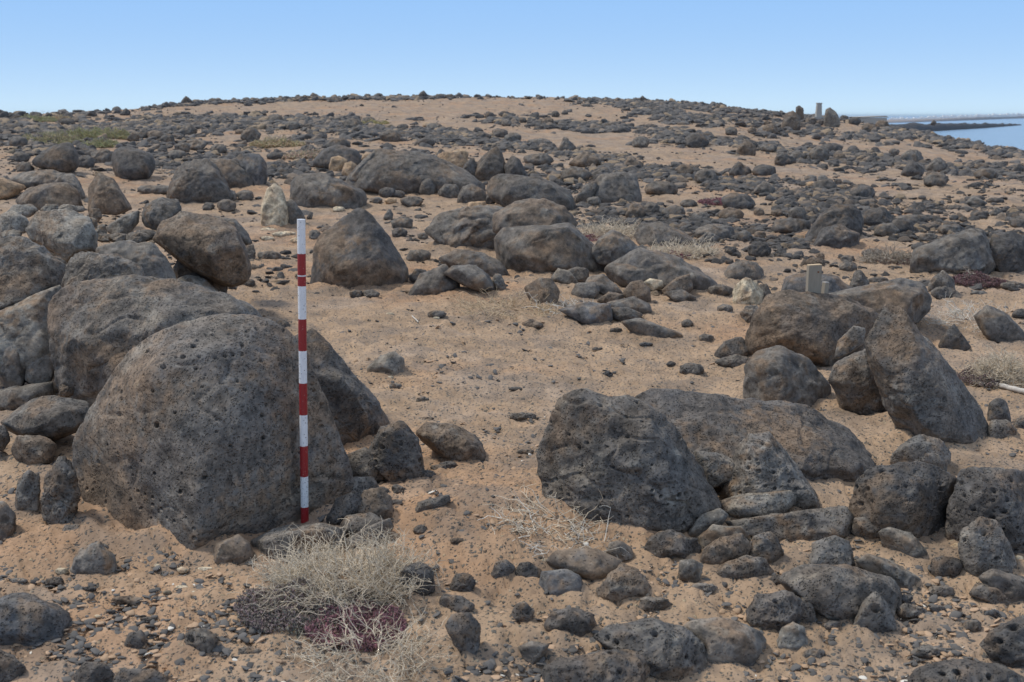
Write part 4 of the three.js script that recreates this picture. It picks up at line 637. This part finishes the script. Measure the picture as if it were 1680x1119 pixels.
// ------------------------------------------------------------------ plants
const twigMat = c => new THREE.MeshStandardMaterial({ color: new THREE.Color().setRGB(...c), roughness: 0.9, vertexColors: true, name: 'dry_twig' });
const leafMat = c => new THREE.MeshPhysicalMaterial({ color: new THREE.Color().setRGB(...c), roughness: 0.9, transmission: 0.15, thickness: 0, name: 'leaf' });
const TW = { grey: twigMat([0.66, 0.565, 0.43]), straw: twigMat([0.6, 0.47, 0.31]), pale: twigMat([0.72, 0.68, 0.6]), dull: twigMat([0.36, 0.31, 0.25]) };
function tubes(lines) {   // three sided twigs, one mesh
  const pos = [], nor = [], idx = [], col = [], a = new THREE.Vector3(), u = new THREE.Vector3(), v = new THREE.Vector3();
  for (const { p, r0, r1, c } of lines) {
    const b = pos.length / 3;
    for (let i = 0; i < p.length; i++) {
      a.subVectors(p[Math.min(i + 1, p.length - 1)], p[Math.max(i - 1, 0)]).normalize(); u.set(0.3, 1, 0.2).cross(a).normalize(); v.crossVectors(a, u);
      const R = lerp(r0, r1, i / (p.length - 1));
      for (let k = 0; k < 3; k++) { const t = k / 3 * 6.2832, cx = Math.cos(t), sy = Math.sin(t), nx = u.x * cx + v.x * sy, ny = u.y * cx + v.y * sy, nz = u.z * cx + v.z * sy; pos.push(p[i].x + nx * R, p[i].y + ny * R, p[i].z + nz * R); nor.push(nx, ny, nz); col.push(c, c, c); }
    }
    for (let i = 0; i < p.length - 1; i++) for (let k = 0; k < 3; k++) { const q = b + i * 3 + k, w = b + i * 3 + (k + 1) % 3; idx.push(q, w, q + 3, w, w + 3, q + 3); }
  }
  const g = new THREE.BufferGeometry(); g.setAttribute('position', new THREE.Float32BufferAttribute(pos, 3)); g.setAttribute('normal', new THREE.Float32BufferAttribute(nor, 3)); g.setAttribute('color', new THREE.Float32BufferAttribute(col, 3)); g.setIndex(idx); return g;
}
function walk(r, start, dir, len, segs, bend, lift, y0) {
  const p = [start.clone()], d = dir.clone().normalize();
  for (let i = 0; i < segs; i++) { d.x += (r() - .5) * bend; d.y += (r() - .5) * bend * 0.8 + lift; d.z += (r() - .5) * bend; d.normalize(); const q = p[p.length - 1].clone().addScaledVector(d, len / segs); if (y0 !== undefined && q.y < y0(q)) q.y = y0(q) + 0.003; p.push(q); }
  return p;
}
function shrubAt(label, cx, yb, wpx, hpx, o) {
  const r = rng(o.seed), g0 = groundAt(cx, yb - hpx * (o.sink ?? 0.25)), d = -g0.z, mpp = d / F, R = wpx * mpp / 2, Ht = hpx * mpp * (o.tall ?? 0.8), RZ = R * (o.deep ?? 0.8);
  const root = new THREE.Group(); root.position.set(g0.x, H(g0.x, g0.z), g0.z);
  const y0 = q => H(q.x + g0.x, q.z + g0.z) - root.position.y, lines = [], th = (o.th ?? 0.0016) * (d > 6 ? 1.3 : 1);
  for (let i = 0; i < o.n; i++) {
    const a = r() * 6.2832, f = Math.sqrt(r()), e = r();
    const s = new THREE.Vector3(Math.cos(a) * R * f * 0.75, 0, (Math.sin(a) * f * 0.75 + (o.zoff ?? 0)) * RZ); s.y = y0(s) + Ht * (1 - f * f) * (0.15 + 0.75 * r()) * (o.mat ? 0.3 : 1);
    const dir = new THREE.Vector3(Math.cos(a + (r() - .5) * 2.4), (o.up ?? 0.35) * (0.2 + 1.2 * e), Math.sin(a + (r() - .5) * 2.4));
    const L = (o.len ?? 0.35) * R * (0.5 + r());
    const p = walk(r, s, dir, L, o.segs ?? 6, o.bend ?? 1.0, -0.03, y0), c = 0.7 + 0.5 * r(); lines.push({ p, r0: th, r1: th * 0.45, c });
    for (let k = 1; k < p.length; k++) if (r() < (o.fork ?? 0.5)) { const q = p[k]; lines.push({ p: walk(r, q, new THREE.Vector3(r() - .5, r() * 0.6 - 0.1, r() - .5), L * 0.35, 3, 1.0, 0, y0), r0: th * 0.7, r1: th * 0.35, c }); }
  }
  part(tubes(lines), o.twig, 'twigs', root, { kind: 'stuff' });
  for (const [n, c, sz, x0, z0, x1, z1, hh, nm] of o.leaves ?? []) {
    if (o.nm === 'green_bush') c.forEach((q, i) => { c[i] = q * 1.7; });
    const lg = new THREE.OctahedronGeometry(1, 0); lg.scale(0.6, 1, 0.35);
    const im = new THREE.InstancedMesh(lg, leafMat(c), n), M = new THREE.Matrix4(), E = new THREE.Euler(), Q = new THREE.Quaternion(), col = new THREE.Color(); im.name = nm ?? 'leaves'; im.userData.kind = 'stuff';
    for (let i = 0; i < n; i++) {
      const a = r() * 6.2832, f = Math.sqrt(r()), v = new THREE.Vector3(lerp(x0, x1, 0.5) * R + Math.cos(a) * f * (x1 - x0) / 2 * R, 0, lerp(z0, z1, 0.5) * RZ + Math.sin(a) * f * (z1 - z0) / 2 * RZ);
      const lump = 0.6 + 0.9 * fbm(v.x * 9 / R * 0.35, v.z * 9 / R * 0.35, o.seed, 2); v.y = y0(v) + Ht * hh * lump * (1 - 0.55 * f * f) * Math.pow(r(), 0.5);
      E.set(r() * 3, r() * 6, r() * 3); Q.setFromEuler(E); const s = sz * (0.6 + 0.8 * r()); M.compose(v, Q, new THREE.Vector3(s, s * 1.5, s)); im.setMatrixAt(i, M);
      const b = 0.65 + 0.7 * r(), w = r(); col.setRGB(b * (0.9 + 0.35 * w), b, b * (0.85 + 0.3 * w)); im.setColorAt(i, col);
    }
    root.add(im);
  }
  add(root, o.nm ?? 'dry_shrub', { label, category: o.cat ?? 'shrub' });
  return root;
}
shrubAt('tangled pale dry shrub with purple grey leaves on the sand below the rod', 560, 1040, 310, 150, { seed: 31, n: 900, twig: TW.grey, sink: .42, tall: .29, deep: .8, zoff: -.28, len: .42, up: .5, fork: .55, bend: 1.2, th: .0013,
  leaves: [[7500, [0.23, 0.2, 0.18], .0036, -1.15, -.35, .3, .95, 1.0], [4200, [0.25, 0.13, 0.145], .0036, -.3, .3, .8, 1.35, .95], [2000, [0.13, 0.14, 0.11], .003, -.7, -.1, .6, 1.1, .85]] });
shrubAt('sparse bleached dry shrub at the bottom edge below the tangled shrub', 600, 1112, 260, 90, { seed: 32, n: 170, twig: TW.grey, tall: .6, len: .5, up: .35, fork: .5, th: .0013, bend: 1.1 });
shrubAt('bare dry twigs straggling over the sand mound beside the craggy boulder', 905, 888, 170, 90, { seed: 33, n: 60, twig: TW.grey, tall: .55, len: .7, up: .35, fork: .4, th: .0017, mat: true, bend: 1.0, nm: 'dry_twigs', cat: 'twigs' });
shrubAt('fallen dry twigs in front of the craggy boulder foot', 930, 905, 190, 60, { seed: 34, n: 34, twig: TW.pale, tall: .3, len: .6, up: .12, fork: .35, th: .0017, mat: true, nm: 'dry_twigs', cat: 'twigs' });
shrubAt('thin pale root lying in the nook of the pointed boulder', 1240, 806, 70, 40, { seed: 35, n: 12, twig: TW.pale, sink: 0, tall: .8, len: .9, up: .5, fork: .5, th: .0015, nm: 'dry_twigs', cat: 'twigs' });
shrubAt('mat of dead twigs before the flat overhanging slab', 830, 522, 190, 60, { seed: 36, n: 130, twig: TW.straw, tall: .35, len: .35, up: .25, fork: .4, th: .0016, mat: true, nm: 'dry_twigs', cat: 'twigs' });
shrubAt('pale dead twigs around the twig covered stone', 925, 520, 110, 50, { seed: 37, n: 46, twig: TW.pale, tall: .5, len: .5, up: .3, fork: .4, th: .0016, mat: true, nm: 'dry_twigs', cat: 'twigs' });
shrubAt('bleached bare twigs on the sand right of the tall leaning boulder', 1590, 548, 130, 60, { seed: 38, n: 70, twig: TW.pale, tall: .6, len: .5, up: .4, fork: .5, th: .0018, nm: 'dry_twigs', cat: 'twigs' });
shrubAt('dense grey cushion shrub at the right edge', 1640, 645, 130, 70, { seed: 39, n: 900, twig: TW.grey, tall: .75, len: .3, up: .6, fork: .3, th: .0016, leaves: [[2600, [0.16, 0.125, 0.115], .004, -1.05, -.9, .1, .9, .6]] });
shrubAt('purple leaved mat plant right of the great sloping slab', 1600, 474, 95, 34, { seed: 40, n: 60, twig: TW.dull, tall: .8, len: .3, nm: 'mat_plant', cat: 'plant', leaves: [[4200, [0.16, 0.095, 0.095], .0062, -1, -1, 1, 1, .85]] });
shrubAt('dry straw shrub left of the flat topped low boulder', 1000, 396, 130, 34, { seed: 41, n: 300, twig: TW.grey, tall: .45, len: .3, up: .7, fork: .3, th: .0022, leaves: [[700, [0.24, 0.10, 0.13], .006, -.9, -.2, -.1, 1, .6]] });
shrubAt('dry straw shrub with reddish purple leaves before the flat topped low boulder', 1120, 428, 140, 36, { seed: 42, n: 300, twig: TW.grey, tall: .4, len: .3, up: .6, fork: .3, th: .0022, leaves: [[1500, [0.22, 0.085, 0.115], .006, -1, -.5, .2, .9, .7]] });
shrubAt('purple mat plant beside the dark angular boulder on the slope', 1180, 338, 70, 14, { seed: 43, n: 20, twig: TW.dull, nm: 'mat_plant', cat: 'plant', leaves: [[2200, [0.22, 0.10, 0.12], .0085, -1, -1, 1, 1, 1.1]] });
shrubAt('grey dry shrub left of the great sloping slab', 1460, 436, 110, 26, { seed: 44, n: 380, twig: TW.dull, tall: .7, len: .3, up: .5, fork: .3, th: .0022, leaves: [[800, [0.2, 0.14, 0.125], .006, -.6, -.4, 1, .9, .5]] });
for (const [l, cx, yb, w, h, c, s, n] of [
  ['olive green bush on the slope behind the pear shaped boulder', 85, 238, 100, 20, [0.25, 0.235, 0.13], 51, 3600], ['largest green bush in the clump behind the egg shaped boulder', 130, 236, 110, 26, [0.235, 0.235, 0.115], 52, 4200], ['green bush at the right end of the clump', 185, 232, 70, 22, [0.25, 0.245, 0.125], 53, 2800], ['low green bush just above the egg shaped boulder', 165, 246, 60, 18, [0.24, 0.24, 0.12], 54, 2400], ['small pale green bush near the left skyline', 62, 201, 60, 13, [0.25, 0.26, 0.14], 55, 2200], ['straw coloured bush near the left skyline', 110, 202, 60, 11, [0.33, 0.27, 0.16], 56, 1800],
  ['pale olive tussock behind the overhanging block', 455, 248, 90, 22, [0.3, 0.26, 0.15], 57, 3600], ['greyish tussock left of the dark slab', 500, 262, 70, 16, [0.32, 0.27, 0.19], 58, 2400], ['light green tussock on the far slope', 608, 207, 60, 10, [0.27, 0.25, 0.11], 59, 1800]])
  shrubAt(l, cx, yb, w, h, { seed: s, n: 90, twig: TW.dull, tall: .9, len: .3, up: .8, fork: .2, th: .004, nm: 'green_bush', cat: 'bush', leaves: [[n, c, .017, -1, -1, 1, 1, 1]] });

// ------------------------------------------------------------------ the ranging rod
{
  const B = groundAt(500, 859), d = -B.z, top = unproj(494, 360, d), ax = top.clone().sub(B), L = ax.length(); ax.normalize();
  const S = 256, paint = (base, chip, seed, dense) => { const b = new Uint8Array(S * S * 4), r = rng(seed), n = tileFbm(S, 8, 4, seed), m = new Float32Array(S * S); dots(m, S, dense, 0.8, 5, seed + 3, (q, k) => { q[k] = 1; }); for (let k = 0; k < S * S; k++) { const c = m[k] ? chip : base, t = 0.9 + 0.2 * n[k] + (r() - .5) * 0.03; for (let q = 0; q < 3; q++) b[k * 4 + q] = toS(clamp(c[q] * t)); b[k * 4 + 3] = 255; } return tex(S, b, true); };
  const red = new THREE.MeshPhysicalMaterial({ map: paint([0.29, 0.012, 0.016], [0.42, 0.2, 0.18], 61, 60), roughness: 0.42, clearcoat: 0.25, clearcoatRoughness: 0.4, name: 'red_paint' });
  const white = new THREE.MeshPhysicalMaterial({ map: paint([0.78, 0.79, 0.8], [0.09, 0.08, 0.075], 62, 90), roughness: 0.42, clearcoat: 0.25, clearcoatRoughness: 0.4, name: 'white_paint' });
  const worn = new THREE.MeshPhysicalMaterial({ map: paint([0.76, 0.77, 0.77], [0.08, 0.07, 0.065], 63, 330), roughness: 0.5, name: 'worn_white_paint' });
  const root = new THREE.Group(); root.position.copy(B); root.quaternion.setFromUnitVectors(new THREE.Vector3(0, 1, 0), ax);
  const yOf = py => { const v = unproj(497, py, d).y - B.y; return v / ax.y; };
  const ys = [359.8, 416, 469, 523, 575, 628, 680, 731, 781, 831, 866].map(yOf), R = 0.0122;
  for (let i = 0; i < 10; i++) {
    const h = ys[i] - ys[i + 1], g = new THREE.CylinderGeometry(R * (i % 2 ? 1.008 : 1), R * (i % 2 ? 1.008 : 1), h, 28, 1, i > 0); const uv = g.attributes.uv; for (let k = 0; k < uv.count; k++) uv.setXY(k, uv.getX(k) * 0.8 + i * 0.31, uv.getY(k) * 1.1 + i * 0.17);
    const m = part(g, i % 2 ? red : i === 8 ? worn : white, i % 2 ? 'red_band' : 'white_band', root); m.position.y = (ys[i] + ys[i + 1]) / 2;
  }
  const ring = part(new THREE.CylinderGeometry(R * 1.03, R * 1.03, 0.004, 28), worn, 'joint_ring', root); ring.position.y = yOf(452);
  const tip = part(new THREE.ConeGeometry(R, 0.05, 20), red, 'steel_tip', root); tip.rotation.x = Math.PI; tip.position.y = ys[10] - 0.025;
  add(root, 'ranging_rod', { label: 'red and white banded ranging rod standing before the large boulder', category: 'ranging rod' });
}
// ------------------------------------------------------------------ wooden stake, driftwood
{
  const S = 256, wood = (c, seed) => { const b = new Uint8Array(S * S * 4), n = tileFbm(S, 4, 5, seed), g = tileNoise(S, 64, seed + 4); for (let y = 0; y < S; y++) for (let x = 0; x < S; x++) { const k = y * S + x, gr = g[((y >> 4) % S) * S + x], t = 0.75 + 0.3 * n[k] + 0.22 * (gr - .5); for (let q = 0; q < 3; q++) b[k * 4 + q] = toS(clamp(c[q] * t)); b[k * 4 + 3] = 255; } return tex(S, b, true); };
  const grey = new THREE.MeshStandardMaterial({ map: wood([0.36, 0.31, 0.24], 81), roughness: 0.9, name: 'weathered_wood' }), fresh = new THREE.MeshStandardMaterial({ map: wood([0.62, 0.47, 0.3], 82), roughness: 0.9, name: 'cut_wood' }), bleach = new THREE.MeshStandardMaterial({ map: wood([0.62, 0.58, 0.52], 83), roughness: 0.85, name: 'bleached_wood' }), rust = new THREE.MeshStandardMaterial({ color: new THREE.Color().setRGB(0.22, 0.075, 0.025), roughness: 0.9, name: 'rust' });
  const host = ROCKS.find(q => q.label.startsWith('brown pitted boulder bearing')).mesh, d = -host.position.z + 0.02, b = unproj(1333, 496, d), t = unproj(1333, 435, d), h = t.y - b.y, w = 23 * d / F;
  const root = new THREE.Group(); root.position.copy(b); root.rotation.set(0.04, 0.2, 0.02);
  const board = part(new THREE.BoxGeometry(w, h, 0.026, 1, 1, 1), grey, 'board', root); board.position.y = h / 2;
  const end = part(new THREE.BoxGeometry(w * 0.995, 0.005, 0.0255), fresh, 'cut_end', root); end.position.y = h + 0.0026;
  const nail = part(new THREE.CylinderGeometry(0.004, 0.004, 0.006, 10), rust, 'nail', root); nail.rotation.x = Math.PI / 2; nail.position.set(w * 0.22, h * 0.83, 0.0145);
  add(root, 'wooden_stake', { label: 'weathered wooden stake standing on the brown pitted boulder', category: 'stake' });
  const r2 = new THREE.Group(), b2 = unproj(1350, 500, d + 0.05), h2 = unproj(1350, 464, d + 0.05).y - b2.y; r2.position.copy(b2); r2.rotation.set(0, 0.7, -0.12);
  const s1 = part(new THREE.BoxGeometry(0.034, h2, 0.02), grey, 'board', r2); s1.position.y = h2 / 2; const s2 = part(new THREE.BoxGeometry(0.0335, 0.005, 0.0195), bleach, 'cut_end', r2); s2.position.y = h2 + 0.0026;
  add(r2, 'wooden_stake', { label: 'short narrow wooden stake just behind the taller stake', category: 'stake' });
  const r3 = rng(88);
  for (const [x1, y1, x2, y2, th, l] of [[1624, 634, 1690, 652, 0.012, 'long bleached driftwood stick on the sand at the right edge'], [1594, 630, 1616, 636, 0.011, 'short grey driftwood piece left of the long stick'], [1650, 447, 1668, 449, 0.014, 'small white driftwood piece beside the dark rough boulder'], [1452, 421, 1458, 423, 0.008, 'tiny pale stick in the grey dry shrub'], [676, 520, 686, 530, 0.004, 'forked white twig on the sandy clearing'], [1518, 527, 1528, 529, 0.007, 'small pale stick near the long brown grey boulder']]) {
    const a = groundAt(x1, y1), c = groundAt(x2, y2), p = []; for (let i = 0; i <= 8; i++) { const q = a.clone().lerp(c, i / 8); q.y = H(q.x, q.z) + th * 1.2 + (i % 2) * 0.002; q.z += (r3() - .5) * 0.012; p.push(q.sub(a)); }
    const g = new THREE.TubeGeometry(new THREE.CatmullRomCurve3(p), 20, th, 7); const m = new THREE.Mesh(g, bleach); m.position.copy(a);
    add(m, 'driftwood_stick', { label: l, category: 'driftwood' });
  }
}
// ------------------------------------------------------------------ the skyline: pillar, hut, reef, far shore with houses
{
  const conc = new THREE.MeshStandardMaterial({ color: new THREE.Color().setRGB(0.42, 0.4, 0.36), roughness: 0.9, bumpMap: rockBumpB, bumpScale: 0.01, name: 'old_concrete' });
  const d = 54, b = unproj(1342, 203, d), u = d / F, root = new THREE.Group(); root.position.copy(b);
  const box = (w0, w1, h) => { const g = new THREE.CylinderGeometry(w1 / Math.SQRT2, w0 / Math.SQRT2, h, 4, 1); g.rotateY(Math.PI / 4); return g.toNonIndexed(); };
  const flat = g => { g.computeVertexNormals(); return g; };
  const base = part(flat(box(18 * u, 17 * u, 16 * u)), conc, 'plinth', root); base.position.y = 3 * u;
  const sh = part(flat(box(9 * u, 7 * u, 21 * u)), conc, 'shaft', root); sh.position.y = 21 * u;
  const cap = part(flat(box(8 * u, 8 * u, 1.6 * u)), conc, 'cap', root); cap.position.y = 32 * u;
  add(root, 'stone_pillar', { label: 'short tapered concrete pillar on a square plinth on the skyline', category: 'pillar' });
  const d2 = 72, hb = unproj(1430, 205, d2), u2 = d2 / F, hut = new THREE.Group(); hut.position.copy(hb);
  const hw = part(new THREE.BoxGeometry(44 * u2, 12 * u2, 60 * u2), conc, 'wall', hut); hw.position.set(2 * u2, 5 * u2, -30 * u2);
  const sp = new THREE.Shape([[-18, 0], [25, 1], [20, 3.4], [-24, 1.6]].map(q => new THREE.Vector2(q[0] * u2, q[1] * u2))); const rf = part(new THREE.ExtrudeGeometry(sp, { depth: 62 * u2, bevelEnabled: false }), conc, 'roof', hut); rf.position.set(2 * u2, 11 * u2, -61 * u2);
  add(hut, 'concrete_hut', { label: 'low grey flat roofed hut half hidden behind the skyline rocks', category: 'hut' });
  // reef: a low black ridge of rock running out into the sea
  const seaAt = (px, py) => { const v = dirOf(px, py), k = (SEA - EYE) / v[1]; return new THREE.Vector3(v[0] * k, SEA, v[2] * k); };
  const ridge = (pts, cols, name, label, kind, wide, nseg) => {
    const cv = new THREE.CatmullRomCurve3(pts.map(q => seaAt(q[0], q[1]))), pos = [], idx = [], col = [], up = [], M = 24;
    for (let i = 0; i <= nseg; i++) {
      const t = i / nseg, c = cv.getPoint(t), f = t * (pts.length - 1), k = Math.min(pts.length - 2, Math.floor(f)), hpx = lerp(pts[k][2], pts[k + 1][2], f - k), dist = -c.z, hh = hpx * dist / F, out = c.clone().setY(0).normalize();
      for (let j = 0; j <= M; j++) { const a = j / M, w = (a - 0.5) * 2, x = c.x + out.x * (wide * a), z = c.z + out.z * (wide * a), n = fbm(x * 0.11, z * 0.11, 2.2, 5); const y = SEA - 0.7 + (hh + 0.7) * Math.max(0, Math.pow(1 - w * w, 0.55)) * (1 + 0.4 * n) + n * 0.25; pos.push(x, y, z); const cc = cols(n); col.push(...cc); }
    }
    for (let i = 0; i < nseg; i++) for (let j = 0; j < M; j++) { const a = i * (M + 1) + j; idx.push(a, a + 1, a + M + 1, a + 1, a + M + 2, a + M + 1); }
    const g = new THREE.BufferGeometry(); g.setAttribute('position', new THREE.Float32BufferAttribute(pos, 3)); g.setAttribute('color', new THREE.Float32BufferAttribute(col, 3)); g.setIndex(idx); g.computeVertexNormals();
    add(new THREE.Mesh(g, new THREE.MeshStandardMaterial({ vertexColors: true, roughness: 0.95, name })), name, { kind, label, category: name.replace('_', ' ') });
  };
  ridge([[1380, 221, 14], [1450, 219, 15], [1500, 217, 13], [1560, 213.5, 10], [1610, 210.5, 7], [1650, 207.5, 4], [1676, 205.6, 1]], n => [0.05 + 0.03 * n, 0.048 + 0.03 * n, 0.05 + 0.025 * n], 'reef', 'low black rocky point running out into the sea', 'structure', 26, 420);
  ridge([[1380, 203, 4], [1460, 201.5, 4], [1530, 199.5, 4], [1600, 197, 4], [1680, 194.2, 3.5], [1800, 192.8, 3]], n => [0.3 + 0.1 * n, 0.26 + 0.1 * n, 0.24 + 0.1 * n], 'far_shore', 'hazy low shore across the water', 'structure', 60, 200);
  const r = rng(99), wh = new THREE.MeshStandardMaterial({ color: new THREE.Color().setRGB(0.85, 0.84, 0.82), roughness: 0.8, name: 'whitewash' });
  for (let i = 0; i < 58; i++) {
    const px = 1462 + 226 * (i + r() * 0.8) / 58, t = (px - 1460) / 220, pyw = lerp(201.5, 194, t), p = seaAt(px, pyw), out = p.clone().setY(0).normalize(), dist = -p.z, u3 = dist / F;
    p.addScaledVector(out, 30 + 40 * r()); const w = (5 + 7 * r()) * u3, h = (2 + 2.2 * r()) * u3, dp = w * 0.8;
    const g = mergeGeometries([new THREE.BoxGeometry(w, h, dp).translate(0, h / 2, 0), new THREE.BoxGeometry(w * 0.45, h * 0.4, dp * 0.6).translate(w * 0.2 * (r() - .5), h * 1.2, 0), new THREE.BoxGeometry(w * 0.2, h * 0.5, dp * 0.2).translate(w * 0.42, h * 0.25, dp * 0.55)]);
    const m = new THREE.Mesh(g, wh); m.position.set(p.x, SEA + 3.2 * u3, p.z); m.rotation.y = (r() - .5) * 0.6;
    add(m, 'white_house', { label: 'tiny white flat roofed house in the hazy town across the water', category: 'house', group: 'white houses of the town across the water' });
  }
}
scene.fog = new THREE.FogExp2(new THREE.Color().setRGB(0.62, 0.77, 0.92), 0.00014);
console.log('rocks', ROCKS.length, 'triangles', TRIS);
renderer.render(scene, camera);
